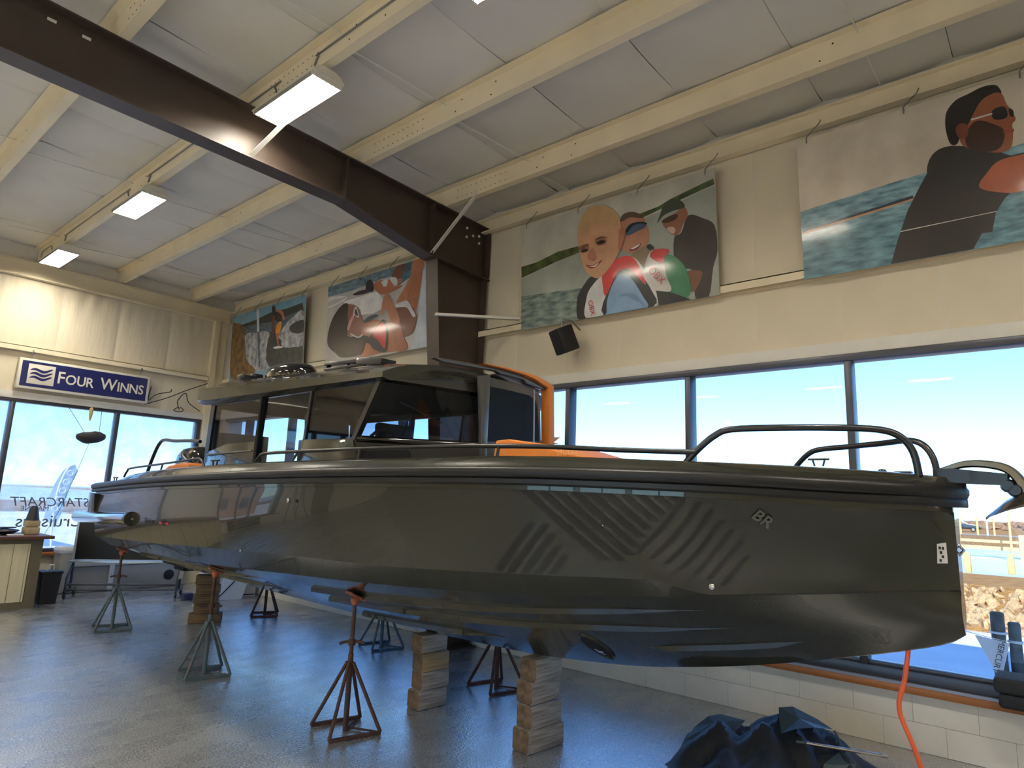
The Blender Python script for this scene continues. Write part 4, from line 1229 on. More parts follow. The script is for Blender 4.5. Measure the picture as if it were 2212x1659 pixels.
# --- two boys and a man in a cap
cA = (1080, 340, 3.19)
sk1, sk1d = I_(206, 158, 122), I_(168, 112, 82)
poster(4.815, 2.365, 'poster of two boys in red life vests and a man in a cap', [
    (I_(212, 210, 196, 'soft'), None, 0),
    (I_(176, 184, 172, 'soft'), [(140, 840), (540, 650), (1000, 420), (1480, 190), (1540, 980), (100, 1200)], 0),
    (I_(150, 166, 154, 'water'), [(140, 960), (560, 900), (560, 1130), (140, 1190)], 0),
    (I_(104, 118, 62, 'foam'), [(148, 755), (250, 725), (400, 650), (540, 612), (550, 655), (400, 715), (150, 832)], 0),
    (I_(84, 108, 62, 'foam'), [(960, 390), (1090, 340), (1180, 285), (1470, 145), (1480, 185), (1250, 290), (985, 415)], 0),
    # man in cap
    (I_(60, 54, 50), [(1300, 400), (1400, 420), (1480, 470), (1500, 640), (1470, 760), (1440, 960), (1350, 990), (1330, 780), (1215, 760), (1200, 560), (1250, 520)], 1),
    (I_(150, 100, 76), [(1120, 440), (1200, 390), (1270, 345), (1295, 400), (1260, 470), (1240, 520), (1200, 538), (1150, 500)], 1),
    (I_(78, 50, 40), [(1115, 440), (1180, 400), (1225, 395), (1215, 425), (1150, 452)], 1),
    (I_(208, 180, 160), [(1150, 490), (1190, 478), (1210, 500), (1195, 528), (1170, 515)], 1),
    (I_(70, 78, 62), [(1085, 455), (1110, 380), (1130, 320), (1190, 288), (1250, 300), (1275, 345), (1200, 368), (1130, 402)], 1),
    (I_(120, 78, 52), [(1285, 790), (1390, 785), (1380, 860), (1330, 930), (1300, 880)], 1),
    # second boy
    (I_(180, 126, 100), [(830, 470), (850, 400), (910, 380), (980, 400), (1010, 460), (1030, 520), (1020, 600), (960, 660), (880, 660), (830, 600)], 1),
    (I_(90, 70, 56), [(828, 440), (850, 395), (910, 376), (975, 395), (985, 420), (900, 415), (850, 440)], 1),
    (I_(70, 92, 118), [(868, 500), (900, 460), (960, 445), (1010, 455), (1000, 485), (950, 510), (900, 535), (872, 535)], 1),
    (I_(26, 30, 40), [(870, 510), (905, 462), (965, 445), (1010, 452), (1012, 462), (965, 458), (915, 475), (885, 515)], 1),
    (I_(120, 40, 40), [(895, 640), (935, 610), (975, 590), (960, 625), (920, 645)], 1),
    (I_(236, 228, 220), [(905, 632), (940, 610), (968, 598), (955, 615), (925, 632)], 1),
    (I_(130, 112, 80), [(900, 690), (1010, 610), (1050, 640), (1010, 730), (980, 770)], 1),
    (I_(24, 26, 28), [(1015, 610), (1040, 600), (1065, 625), (1045, 645), (1020, 630)], 1),
    (I_(56, 132, 92), [(1130, 680), (1200, 680), (1260, 730), (1290, 780), (1320, 900), (1300, 960), (1250, 975), (1150, 900), (1120, 780)], 1),
    (I_(214, 212, 206), [(1050, 640), (1125, 700), (1150, 820), (1185, 910), (1140, 930), (1080, 920), (1000, 780)], 1),
    (I_(196, 46, 48), [(1040, 690), (1060, 640), (1150, 632), (1170, 655), (1140, 680), (1125, 730)], 1),
    (I_(30, 30, 32), [(1080, 920), (1180, 930), (1320, 980), (1100, 1025)], 0),
    # front boy
    (I_(20, 22, 24), [(590, 870), (640, 820), (720, 830), (700, 930), (620, 1000), (600, 1105), (540, 1112), (538, 970)], 1),
    (I_(214, 216, 214), [(630, 900), (720, 810), (760, 900), (740, 1085), (595, 1106), (600, 980)], 1),
    (I_(226, 224, 220), [(900, 690), (960, 720), (1040, 850), (1080, 930), (1088, 1028), (1030, 1030), (980, 820)], 1),
    (I_(18, 20, 24), [(760, 900), (850, 770), (960, 800), (1050, 920), (1060, 1030), (720, 1088)], 1),
    (I_(214, 44, 40), [(715, 790), (780, 720), (860, 682), (930, 700), (990, 810), (1008, 880), (940, 810), (880, 770), (810, 800), (735, 955), (712, 880)], 1),
    (I_(134, 170, 206), [(740, 1070), (745, 980), (790, 860), (850, 800), (920, 850), (990, 960), (1022, 1035), (870, 1062), (735, 1085)], 1),
    (I_(110, 146, 186), [(820, 960), (880, 935), (950, 955), (1010, 1030), (960, 1000), (880, 960)], 1),
    (sk1, [(538, 520), (560, 430), (615, 355), (705, 332), (785, 362), (828, 425), (840, 500), (835, 600), (822, 660), (770, 750), (695, 830), (640, 824), (590, 775), (563, 700), (548, 610)], 1),
    (I_(196, 160, 112), [(540, 520), (560, 430), (615, 355), (705, 333), (780, 362), (822, 425), (790, 470), (700, 450), (620, 480), (560, 560)], 1),
    (I_(186, 120, 92), [(830, 500), (855, 490), (865, 530), (850, 600), (830, 650), (820, 600)], 1),
    (sk1d, [(548, 620), (610, 600), (620, 640), (575, 660)], 1), (I_(40, 30, 28), [(560, 655), (590, 632), (615, 640), (595, 656)], 1),
    (sk1d, [(660, 580), (700, 560), (740, 570), (735, 600), (680, 612)], 1), (I_(36, 28, 26), [(672, 590), (705, 574), (735, 580), (715, 598), (685, 603)], 1),
    (I_(120, 82, 60), [(555, 630), (600, 600), (618, 606), (575, 640)], 1), (I_(126, 86, 62), [(655, 575), (700, 548), (750, 556), (700, 563)], 1),
    (I_(190, 126, 98), [(620, 650), (650, 630), (676, 690), (650, 712), (610, 700)], 1), (I_(140, 84, 66), [(612, 702), (640, 712), (668, 700), (650, 716)], 1),
    (I_(142, 62, 56), [(598, 745), (650, 745), (710, 708), (690, 740), (640, 770)], 1), (I_(226, 208, 196), [(620, 752), (655, 748), (690, 728), (660, 758)], 1),
], cA, texts=(('OBX', 1088, 818, 1125, 855, .11, I_(190, 40, 44)), ('OBX', 640, 1040, 650, 1085, .085, I_(190, 40, 44))))
# --- man in sunglasses at the tiller
cC = (1400, 0, 2.676)
poster(1.595, -0.85, 'poster of a man in dark shirt and sunglasses against the sea', [
    (I_(232, 220, 200, 'soft'), None, 0),
    (I_(150, 190, 202, 'water'), [(860, 1230), (1400, 1060), (1800, 940), (2300, 790), (3000, 600), (3000, 1400), (800, 1700)], 0),
    (I_(120, 166, 178, 'water'), [(880, 1400), (1500, 1240), (2300, 1050), (3000, 900), (3000, 1500), (800, 1700)], 0),
    (I_(40, 50, 62), [(890, 1335), (1530, 1130), (1535, 1150), (892, 1350)], 0), (I_(200, 150, 110), [(892, 1346), (1535, 1146), (1535, 1156), (894, 1356)], 0),
    (I_(50, 44, 40, 'soft'), [(1405, 1530), (1440, 1400), (1500, 1220), (1560, 1100), (1620, 990), (1640, 900), (1750, 850), (2020, 880), (2100, 900), (2180, 880), (2160, 1050), (2060, 1150), (2010, 1230), (1990, 1340), (1930, 1350), (1880, 1440)], 0),
    (I_(40, 37, 35), [(1640, 900), (1750, 845), (2000, 870), (2100, 930), (1980, 1010), (1900, 1090), (1700, 1060), (1615, 1010)], 1),
    (I_(176, 96, 66), [(1915, 1085), (1960, 1000), (2030, 930), (2180, 890), (2500, 820), (2500, 1000), (2180, 1100), (2060, 1115)], 1),
    (I_(22, 20, 20), [(1718, 700), (1730, 640), (1780, 580), (1850, 545), (1930, 505), (2000, 492), (2030, 510), (2040, 550), (1980, 620), (1900, 640), (1880, 720), (1820, 740), (1790, 830), (1750, 835), (1725, 770)], 1),
    (I_(150, 86, 56), [(1880, 660), (1930, 580), (2000, 540), (2045, 545), (2070, 600), (2100, 640), (2125, 690), (2105, 720), (2110, 770), (2100, 850), (2050, 880), (1960, 880), (1830, 850), (1800, 790), (1840, 740)], 1),
    (I_(58, 36, 28), [(1840, 770), (1900, 700), (2000, 720), (2060, 760), (2040, 850), (1960, 880), (1850, 855)], 1),
    (I_(120, 62, 46), [(1780, 740), (1810, 715), (1850, 730), (1845, 790), (1810, 805), (1785, 780)], 1),
    (I_(24, 22, 22), [(1990, 640), (2060, 618), (2075, 680), (2000, 692)], 1), (I_(24, 22, 22), [(2085, 630), (2110, 640), (2112, 675), (2090, 670)], 1),
    (I_(200, 196, 190), [(1866, 690), (1990, 655), (1990, 664), (1868, 700)], 0),
    (I_(150, 70, 52), [(2055, 760), (2108, 745), (2112, 765), (2065, 775)], 1),
    (I_(220, 216, 206), [(1460, 1338), (2015, 1222), (2015, 1226), (1460, 1343)], 0),
], cC)
# --- two women sunbathing on a foredeck
cB = (480, 530, 4.608)
tan_, tand = I_(178, 112, 78), I_(124, 74, 54)
poster(8.86, 6.47, 'poster of two women in bikinis sunbathing on a white deck', [
    (I_(214, 210, 204, 'soft'), None, 0),
    (I_(132, 158, 172, 'water'), [(1040, 410), (1300, 330), (1900, 130), (1900, 270), (1600, 330), (1300, 450), (1040, 520)], 0),
    (I_(70, 128, 150, 'water'), [(1740, 190), (1910, 130), (1890, 300), (1760, 400), (1700, 300)], 0),
    (I_(236, 234, 230), [(1050, 530), (1180, 505), (1245, 520), (1200, 560), (1050, 625)], 1), (I_(200, 198, 196), [(1062, 560), (1200, 520), (1220, 530), (1060, 610)], 1),
    (I_(240, 238, 236), [(1210, 560), (1540, 460), (1660, 600), (1500, 680), (1300, 700)], 0),
    (tand, [(1690, 300), (1750, 200), (1820, 170), (1800, 290), (1760, 350), (1700, 330)], 1),
    (tan_, [(1500, 400), (1560, 350), (1700, 340), (1790, 330), (1780, 380), (1690, 410), (1800, 400), (1700, 460), (1600, 490), (1540, 460)], 1),
    (I_(24, 22, 24), [(1430, 450), (1440, 370), (1480, 338), (1505, 380), (1510, 450), (1470, 465)], 1),
    (I_(60, 40, 32), [(1300, 490), (1380, 450), (1470, 440), (1460, 470), (1350, 498)], 1),
    (I_(232, 230, 228), [(1590, 360), (1650, 340), (1640, 400), (1610, 410)], 1), (I_(232, 230, 228), [(1670, 330), (1730, 320), (1750, 370), (1720, 400)], 1),
    (tan_, [(1900, 160), (2010, 120), (2005, 240), (1960, 500), (1930, 640), (1880, 600), (1840, 560), (1870, 380)], 1),
    (I_(196, 130, 92), [(1740, 560), (1820, 420), (1890, 290), (1870, 420), (1830, 560), (1780, 580)], 1),
    (I_(206, 214, 224), [(2000, 250), (2030, 230), (2040, 1010), (1880, 1040), (1960, 700)], 0),
    (tand, [(1740, 600), (1880, 600), (1940, 700), (1910, 850), (1850, 900), (1800, 900), (1760, 760)], 1),
    (I_(226, 226, 230), [(1720, 600), (1790, 565), (1850, 555), (1900, 640), (1930, 700), (1900, 710), (1840, 620), (1740, 620)], 1),
    (tan_, [(1400, 830), (1440, 760), (1560, 740), (1720, 780), (1800, 900), (1840, 1030), (1600, 1070), (1390, 1110), (1400, 1020)], 1),
    (I_(168, 100, 68), [(1690, 760), (1760, 740), (1800, 880), (1840, 1030), (1730, 1050), (1710, 900)], 1),
    (I_(190, 128, 98), [(1590, 700), (1600, 560), (1640, 470), (1680, 520), (1740, 640), (1770, 760), (1700, 800), (1640, 640)], 1),
    (I_(26, 26, 32), [(1430, 960), (1500, 870), (1600, 740), (1650, 800), (1660, 900), (1640, 1060), (1520, 1040), (1470, 980)], 1),
    (I_(222, 66, 60), [(1505, 900), (1540, 820), (1600, 765), (1635, 830), (1635, 950), (1620, 1030), (1560, 950)], 1),
    (I_(150, 96, 78), [(1240, 620), (1300, 590), (1370, 640), (1390, 720), (1420, 760), (1400, 840), (1380, 900), (1280, 900), (1240, 860)], 1),
    (I_(40, 28, 26), [(1060, 1000), (1060, 880), (1100, 740), (1160, 640), (1220, 582), (1260, 590), (1255, 700), (1265, 800), (1250, 880), (1290, 910), (1450, 900), (1430, 980), (1380, 1090), (1200, 1118), (1140, 1080)], 1),
    (I_(226, 170, 170), [(1250, 830), (1270, 760), (1310, 690), (1325, 700), (1295, 770), (1268, 845)], 1),
    (I_(236, 232, 232), [(1310, 690), (1325, 625), (1345, 620), (1365, 690), (1360, 725), (1335, 700)], 1), (I_(60, 60, 66), [(1325, 680), (1332, 640), (1345, 640), (1358, 690), (1352, 705)], 1),
    (I_(226, 222, 220), [(1280, 880), (1300, 880), (1360, 910), (1405, 880), (1400, 905), (1360, 922), (1300, 900)], 1),
    (I_(40, 60, 74), [(1420, 760), (1450, 720), (1520, 690), (1560, 700), (1500, 740), (1440, 770)], 1),
], cB)
# --- wakeboarder behind the boat
poster(12.02, 9.52, 'poster of a wakesurfer in orange shorts on a white wake', [
    (I_(120, 164, 184), None, 0),
    (I_(52, 62, 56, 'foam'), [(90, 800), (200, 790), (340, 740), (480, 670), (640, 630), (800, 570), (820, 700), (500, 800), (90, 900)], 0),
    (I_(104, 122, 138, 'water'), [(90, 850), (300, 790), (500, 760), (800, 640), (820, 900), (500, 1000), (90, 1000)], 0),
    (I_(214, 216, 216, 'foam'), [(220, 910), (340, 870), (460, 860), (490, 1000), (470, 1200), (380, 1250), (230, 1230)], 1),
    (I_(72, 78, 76, 'foam'), [(480, 870), (620, 860), (640, 1020), (800, 1000), (800, 1180), (460, 1200)], 1),
    (I_(222, 224, 226, 'foam'), [(560, 900), (640, 780), (700, 720), (810, 650), (810, 970), (700, 1010), (600, 1010), (590, 950)], 1),
    (I_(80, 82, 84, 'foam'), [(680, 800), (810, 740), (810, 860), (700, 870)], 1),
    (I_(150, 112, 56, 'foam'), [(92, 820), (140, 778), (195, 790), (220, 850), (235, 1050), (250, 1150), (330, 1240), (280, 1290), (90, 1320)], 1),
    (I_(206, 218, 226), [(345, 640), (370, 640), (372, 870), (350, 870)], 0), (I_(76, 98, 120), [(352, 860), (370, 860), (382, 1210), (366, 1215)], 0),
    (I_(120, 66, 44), [(498, 760), (512, 690), (530, 690), (520, 770), (510, 870), (492, 865)], 1),
    (I_(188, 108, 74), [(540, 650), (600, 650), (625, 720), (622, 745), (600, 720), (590, 690), (550, 690)], 1),
    (I_(34, 30, 32), [(525, 690), (545, 660), (590, 690), (592, 745), (560, 770), (535, 740)], 1),
    (I_(40, 26, 24), [(498, 640), (505, 605), (525, 602), (535, 640), (530, 690), (510, 690)], 1),
    (I_(230, 152, 44), [(560, 770), (595, 760), (592, 810), (570, 880), (535, 875), (540, 820)], 1),
    (I_(186, 104, 74), [(540, 880), (565, 880), (565, 960), (578, 1005), (558, 1005), (548, 940)], 1),
    (I_(236, 236, 236), [(515, 1015), (560, 1003), (605, 1010), (600, 1020), (530, 1030)], 1),
], cB)

# ------------------------------------------------------------------ wall speaker
sp = thing('wall_speaker', 'black loudspeaker on a bracket under the boys poster', 'speaker', (5.84, 4.03, 3.55))
S0 = Vector(sp.location)
c0 = Vector((5.60, 4.05, 3.44)) - S0
fx = Vector((-.80, .35, -.40)).normalized(); sx = Vector((0, 0, 1)).cross(fx).normalized(); ux_ = fx.cross(sx)
MB().obox(c0, fx * .10, sx * .095, ux_ * .14).build('cabinet', M_black, sp, bevel=.012)
MB().obox(c0 + fx * .103, fx * .006, sx * .085, ux_ * .13).build('grille', mat('speaker_grille', rgb(30, 30, 32), .8, bump=.5, bscale=300), sp, bevel=.004)
MB().tube([c0 + ux_ * .14 - fx * .03, c0 + ux_ * .20 - fx * .05, c0 + ux_ * .18 - fx * .17, Vector((.03, 0.0, .06))], .009, 6).build('bracket', M_galv, sp, smooth=60)

# ------------------------------------------------------------------ FOUR WINNS sign hanging on the far wall
YS = 12.27
sg = thing('hanging_sign', 'long blue FOUR WINNS sign with white border hung from the far girt', 'sign', (3.52, YS, 3.13))
G0 = Vector(sg.location)
M_navy = mat('navy_sign_face', rgb(30, 36, 96), .35, coat=.3)
M_swhite = mat('sign_white', rgb(226, 222, 206), .45)
MB().box((-.955, -.0, .0), (.955, .09, .48)).build('sign_box', M_swhite, sg, bevel=.006)
MB().box((-.915, -.004, .04), (.915, .0, .44)).build('sign_face', M_navy, sg)
lm = MB().box((-.83, -.008, .085), (-.47, -.004, .40))
lm.build('logo_field', M_swhite, sg, bevel=.03)
wv = 3
for k in range(3):
    pts = []
    z0 = .185 + k * .062
    up = []; dn = []
    for i in range(17):
        u = i / 16; x = -.80 + u * .30
        zz = z0 + .022 * math.sin(u * 2 * PI * 1.15 + .4) + .03 * u - .015
        wd = .021 * math.sin(PI * min(1, max(0.02, u))) ** .4
        up.append((x, zz + wd)); dn.append((x, zz - wd))
    MB().prism(up + dn[::-1], (0, -.0085, 0), (1, 0, 0), (0, 0, 1), .003).build('logo_wave', M_navy, sg)
letters = [(ch, .275 if ch in 'FW' else .225) for ch in 'FOUR WINNS']
lay = []; x = 0.0
for ch, size in letters:
    if ch == ' ': x += .085; continue
    me = text_mesh(ch, size, M_swhite, .002, offset=.003)
    lo_x, hi_x = min(v.co.x for v in me.vertices), max(v.co.x for v in me.vertices)
    lo_y = min(v.co.y for v in me.vertices)
    lay.append((me, x - lo_x, lo_y)); x += hi_x - lo_x + (.016 if ch != 'I' else .022)
k_ = 1.30 / x
for me, dx, lo_y in lay:
    lt = link('sign_letter', me, sg)
    lt.matrix_local = frame_matrix((-.42 + dx * k_, -.006, .145 - lo_y), (1, 0, 0), (0, 0, 1)) @ Matrix.Diagonal((k_, 1.0, 1, 1))
for x in (-.80, .80):
    MB().tube([(x, .045, .48), (x, .045, .62)], .008, 6).build('hanger', M_galv, sg)
    MB().lathe([(.03, 0), (.03, .02)], (x, .045, .595), (1, 0, 0), 10).build('beam_clamp', M_galv, sg)
# loose cables beside the sign
for i, pts in enumerate((((4.52, 3.45), (4.50, 3.2), (4.62, 3.32), (4.85, 3.40), (4.86, 3.45)), ((4.45, 3.12), (4.80, 3.28), (5.15, 3.48), (5.50, 3.66)), ((5.05, 3.10), (5.0, 3.25), (5.12, 3.42), (5.20, 3.25), (5.42, 3.12)), ((5.02, 3.14), (4.95, 3.08), (5.05, 3.06), (5.12, 3.10), (5.06, 3.15)))):
    o = MB().tube(catmull([(x, 12.30, z) for x, z in pts], 5, False), .008, 6).build('loose_cable', M_black)
    tag(o, ('black cable drooping from the end of the blue sign', 'straight black cable rising from the sign to the corner post', 'looped black cable hanging beside the corner post', 'small coil of black cable lying on the window header')[i], 'cable', 'loose cables by the sign')
# ornament hanging in the far window
hd_ = thing('hanging_ornament', 'dark oval ornament hung on two cords in the far window', 'ornament', (3.585, 11.9, 2.44))
rg = []
for z, w_ in ((-.10, .25), (-.085, .55), (-.04, .9), (.0, 1.0), (.045, .95), (.08, .6), (.09, .2)):
    rg.append([(math.cos(a) * .21 * w_ * (1 + .05 * math.sin(5 * a)), math.sin(a) * .12 * w_, z + .012 * math.cos(a)) for a in [2 * PI * k / 24 for k in range(24)]])
MB().loft(rg).build('body', mat('ornament_dark', rgb(44, 42, 44), .7), hd_, smooth=60)
for sx_, tx in ((-.11, -.30), (.10, .20)):
    MB().tube([(sx_, 0, .07), (tx, .35, .50)], .004, 5).build('cord', M_black, hd_)
MB().tube([(-.02, 0, -.10), (-.10, .05, -.5), (-.25, .10, -1.15), (-.52, .15, -1.85)], .003, 5).build('tail_cord', M_black, hd_)
rz_ = MB().lathe([(.006, -.13), (.02, -.08), (.03, 0), (.03, .06), (.012, .10)], (3.64, 12.28, 2.86), (0, 0, 1), 10)
tag(rz_.build('wind_chime_bird', mat('ornament_yellow', rgb(190, 170, 110), .6), smooth=50), 'small yellow hanging figure under the far window header', 'ornament')

# ------------------------------------------------------------------ lettering stuck on the far window (reads from outside)
M_vinyl = mat('window_vinyl', rgb(92, 98, 108), .6)
def window_text(txt, xc, zc_, size, shear=0.0, m=None, cat='lettering', label=''):
    o = link('window_lettering', text_mesh(txt, size, m or M_vinyl, .0006, shear), None)
    o.matrix_world = frame_matrix((xc, YF + .050, zc_), (-1, 0, 0), (0, 0, 1))
    tag(o, label, cat)
    return o
window_text('STARCRAFT', 3.345, 1.385, .20, .25, label='mirrored STARCRAFT lettering on the far window')
window_text('MARINE', 3.12, 1.285, .105, 0, label='mirrored MARINE lettering under STARCRAFT on the far window')
window_text('Cruisers', 3.36, 1.085, .27, 0, label='mirrored Cruisers lettering low on the far window')
# ------------------------------------------------------------------ jack stands
M_rust = mat('rusted_steel', rgb(74, 50, 42), .75, var=.3, vscale=14, bump=.3, bscale=60)
M_rustred = mat('rust_red_pad', rgb(150, 84, 60), .8, var=.25, vscale=20)
M_teal = mat('worn_teal_paint', rgb(70, 104, 112), .65, col2=rgb(92, 84, 74), vscale=10)
M_teal2 = mat('worn_blue_paint', rgb(52, 104, 136), .6, col2=rgb(72, 76, 80), vscale=8)
def hull_under(wx, wy):
    q = Vector((wx, wy, 0)) - BO
    s, t = q.dot(_d), q.dot(_n)
    f = min(1.0, abs(t) / bc(s))
    return bottom(s, f)[1], s, t
def jack(cx, cy, rot, label, mleg, mscrew=M_rust, half=.19):
    z, s, t = hull_under(cx, cy)
    root = thing('jack_stand', label, 'jack stand', (cx, cy, 0), rot, 'jack stands under the boat')
    feet = [(-half, half), (-half, -half), (half, -half), (half, half)]
    ap = .47
    for x, y in feet:
        MB().tube([(x, y, .014), (x * .09, y * .09, ap)], .014, 8).build('leg', mleg, root, smooth=60)
    for (a, b) in ((0, 3), (1, 2)):
        MB().bar((*feet[a], .013), (*feet[b], .013), .026, .022).build('base_bar', mscrew if mleg == M_rust else mleg, root)
    MB().tube([(half, -half, .012), (.06, -.02, .012), (0, 0, .013)], .009, 6).build('base_brace', mleg, root)
    MB().tube([(half, half, .012), (.06, .05, .012), (0, 0, .013)], .009, 6).build('base_brace', mleg, root)
    MB().tube([(0, 0, .002), (0, 0, ap + .06)], .020, 10).build('centre_post', mleg, root, smooth=60)
    top = z - .035
    MB().tube([(0, 0, ap), (0, 0, top - .03)], .0155, 10).build('screw', mscrew, root, smooth=60)
    hz = ap + .14
    MB().lathe([(.026, -.02), (.03, 0), (.026, .02)], (0, 0, hz), (0, 0, 1), 12).build('collar_nut', mscrew, root, smooth=60)
    MB().tube([(-.085, .03, hz - .008), (-.05, .018, hz + .004), (0, 0, hz + .006), (.05, -.018, hz + .004), (.085, -.03, hz - .008)], .011, 8).build('handle', mscrew, root, smooth=60)
    # swivel pad lying against the sloping bottom
    dead = math.atan2(zc(s) - zk(s), bc(s)) * (1 if t > 0 else -1)
    pd = MB().box((-.065, -.06, -.008), (.065, .06, .010)).build('pad', M_rustred, root, bevel=.004)
    pd.location = (0, 0, top + .012); pd.rotation_euler = (0, dead, 0) if True else None
    MB().lathe([(.02, -.05), (.035, -.02), (.03, .0)], (0, 0, top), (0, 0, 1), 10).build('swivel', M_rustred, root, smooth=50)
    return root
jr = math.radians(-15)
jack(3.155, 4.165, jr, 'rusty brown jack stand under the middle of the starboard chine', M_rust)
jack(3.095, 6.27, jr, 'worn teal jack stand with dark screw beside the aft timber stack', M_teal)
jack(3.19, 8.88, jr, 'worn teal jack stand under the stern beside the black display board', M_teal)
jack(5.02, 8.63, math.radians(-32), 'dark brown jack stand near the white box by the wall', M_rust, half=.17)
jack(5.03, 6.10, jr, 'blue painted jack stand behind the middle of the keel', M_teal2)
jack(4.78, 4.13, jr, 'dark rusty jack stand behind the forward timber stack', M_rust)

# ------------------------------------------------------------------ timber keel blocks
M_tim = mat('weathered_timber', rgb(170, 163, 152), .85, col2=rgb(112, 104, 93), vscale=9, stretch=(.5, 3, 6), bump=.4, bscale=30)
M_tim2 = mat('brown_timber', rgb(132, 106, 76), .85, col2=rgb(84, 66, 48), vscale=8, stretch=(.5, 3, 6), bump=.4, bscale=30)
M_tim3 = mat('new_timber', rgb(176, 146, 96), .8, col2=rgb(128, 112, 88), vscale=8, stretch=(.5, 3, 6), bump=.3, bscale=30)
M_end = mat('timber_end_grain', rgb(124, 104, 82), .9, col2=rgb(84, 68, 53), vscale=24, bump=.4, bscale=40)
pos_words = {4: ['bottom', 'second', 'third', 'top'], 5: ['bottom', 'second', 'third', 'fourth', 'top']}
def stack(cx, cy, rot, n, where, mats_, L=.32, W=.15, jit=.016, big0=1.0, top=None):
    zt = (top if top is not None else hull_under(cx, cy)[0] - .004)
    hgt = zt / n
    rnd = random.Random(int(cx * 1000))
    for k in range(n):
        l_ = L * (big0 if k == 0 else 1 - .02 * k); w_ = W * (1.08 if k == 0 else 1)
        mb = MB()
        bmv = bmesh.new()
        x0, y0 = -l_ / 2, -w_ / 2
        h0, h1 = k * hgt + .0008, (k + 1) * hgt - .0008
        mb.box((x0, y0, h0 - h0), (-x0, -y0, h1 - h0))
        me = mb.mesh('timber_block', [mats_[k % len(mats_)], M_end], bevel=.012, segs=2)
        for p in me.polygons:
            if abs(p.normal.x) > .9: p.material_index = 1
        o = link('timber_block', me, None, (cx + rnd.uniform(-jit, jit), cy + rnd.uniform(-jit, jit), h0), (0, 0, rot + rnd.uniform(-.05, .05)))
        lk = 'weathered grey timber block' if mats_[k % len(mats_)] != M_tim3 else 'pale newer timber block'
        if mats_[k % len(mats_)] == M_tim2: lk = 'brown timber block'
        tag(o, '%s, %s one in the %s keel stack' % (lk, pos_words[n][k], where), 'timber block', 'timber blocks under the keel')
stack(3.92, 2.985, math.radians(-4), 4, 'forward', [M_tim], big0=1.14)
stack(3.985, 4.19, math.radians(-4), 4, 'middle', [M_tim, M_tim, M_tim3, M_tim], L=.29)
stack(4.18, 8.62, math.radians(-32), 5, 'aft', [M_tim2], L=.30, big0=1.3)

# ------------------------------------------------------------------ orange cord hanging from the stem
a = BW(.24, .0, zk(.24)); 
cp = [a + Vector((0, 0, .01)), BW(.26, .02, .92), BW(.29, .03, .78), BW(.24, .02, .62), BW(.20, -.02, .44), BW(.14, -.03, .25), BW(.10, -.05, .10), BW(.02, -.10, .015), BW(-.15, -.25, .012), BW(-.3, -.2, .012)]
tag(MB().tube(catmull(cp, 5, False), .011, 8).build('power_cord', mat('orange_cord', rgb(226, 92, 48), .5), smooth=60), 'orange power cord dangling from the bow to the floor', 'cord')

# ------------------------------------------------------------------ crumpled black cover with poles, by the window wall
M_cov = mat('black_nylon_cover', rgb(34, 36, 38), .5, var=.1, vscale=5, bump=.25, bscale=14, bdist=.02)
M_cov2 = mat('teal_grey_nylon', rgb(58, 74, 80), .4, bump=.3, bscale=16, bdist=.02)
cv = thing('folded_cover', 'crumpled black nylon boat cover heaped on the floor with tent poles', 'boat cover', (4.80, 1.62, 0))
def heap(pts, name, m, seed, k=1):
    """a draped heap: ridge points with heights, cloth falling to the floor around them"""
    rnd = random.Random(seed); N = 34; mb = MB(); vs = []
    xs0, xs1 = min(p[0] for p in pts) - .25, max(p[0] for p in pts) + .25
    ys0, ys1 = min(p[1] for p in pts) - .25, max(p[1] for p in pts) + .25
    ph = [rnd.random() * 6.28 for _ in range(6)]
    for j in range(N):
        for i in range(N):
            x = xs0 + (xs1 - xs0) * i / (N - 1); y = ys0 + (ys1 - ys0) * j / (N - 1)
            z = -.06
            for (px_, py_, h, r) in pts:
                d_ = math.hypot(x - px_, y - py_)
                z = max(z, h - d_ * h / r * (1 + .15 * math.sin(5 * math.atan2(y - py_, x - px_) + ph[0])))
            if z > 0: z += .012 * math.sin(19 * x + 7 * y + ph[1]) + .010 * math.sin(23 * y - 11 * x + ph[2])
            vs.append((x, y, max(z, .003)))
    fs = []
    for j in range(N - 1):
        for i in range(N - 1):
            q = (j * N + i, j * N + i + 1, (j + 1) * N + i + 1, (j + 1) * N + i)
            if max(vs[t][2] for t in q) > .004: fs.append(q)
    mb.add(vs, fs)
    return mb.build(name, m, cv, smooth=24)
heap([(-.18, .33, .27, .36), (.0, .30, .24, .34), (-.10, .05, .30, .42), (.05, -.03, .38, .42), (.12, -.16, .35, .40), (.10, -.30, .29, .34), (-.25, .0, .20, .34), (-.35, .2, .16, .3)], 'cover_cloth', M_cov, 5)
cr1 = [on_x(x, y, X) for x, y, X in ((1682, 1528, 4.80), (1712, 1526, 4.84), (1765, 1553, 4.86), (1800, 1576, 4.86), (1762, 1572, 4.70), (1722, 1574, 4.66), (1688, 1584, 4.66), (1684, 1560, 4.72))]
C0 = Vector(cv.location)
mb = MB(); vs = [p - C0 for p in cr1]; cen = sum(vs, Vector()) / len(vs) + Vector((0, 0, .02))
mb.add(vs + [cen], [(i, (i + 1) % len(vs), len(vs)) for i in range(len(vs))])
mb.build('cover_flap', M_cov2, cv)
cr2 = [on_x(x, y, X) for x, y, X in ((1530, 1547, 4.74), (1556, 1542, 4.80), (1610, 1556, 4.84), (1580, 1592, 4.66), (1548, 1600, 4.60), (1482, 1596, 4.55), (1500, 1570, 4.66))]
mb = MB(); vs = [p - C0 for p in cr2]; cen = sum(vs, Vector()) / len(vs) + Vector((0, 0, .03))
mb.add(vs + [cen], [(i, (i + 1) % len(vs), len(vs)) for i in range(len(vs))])
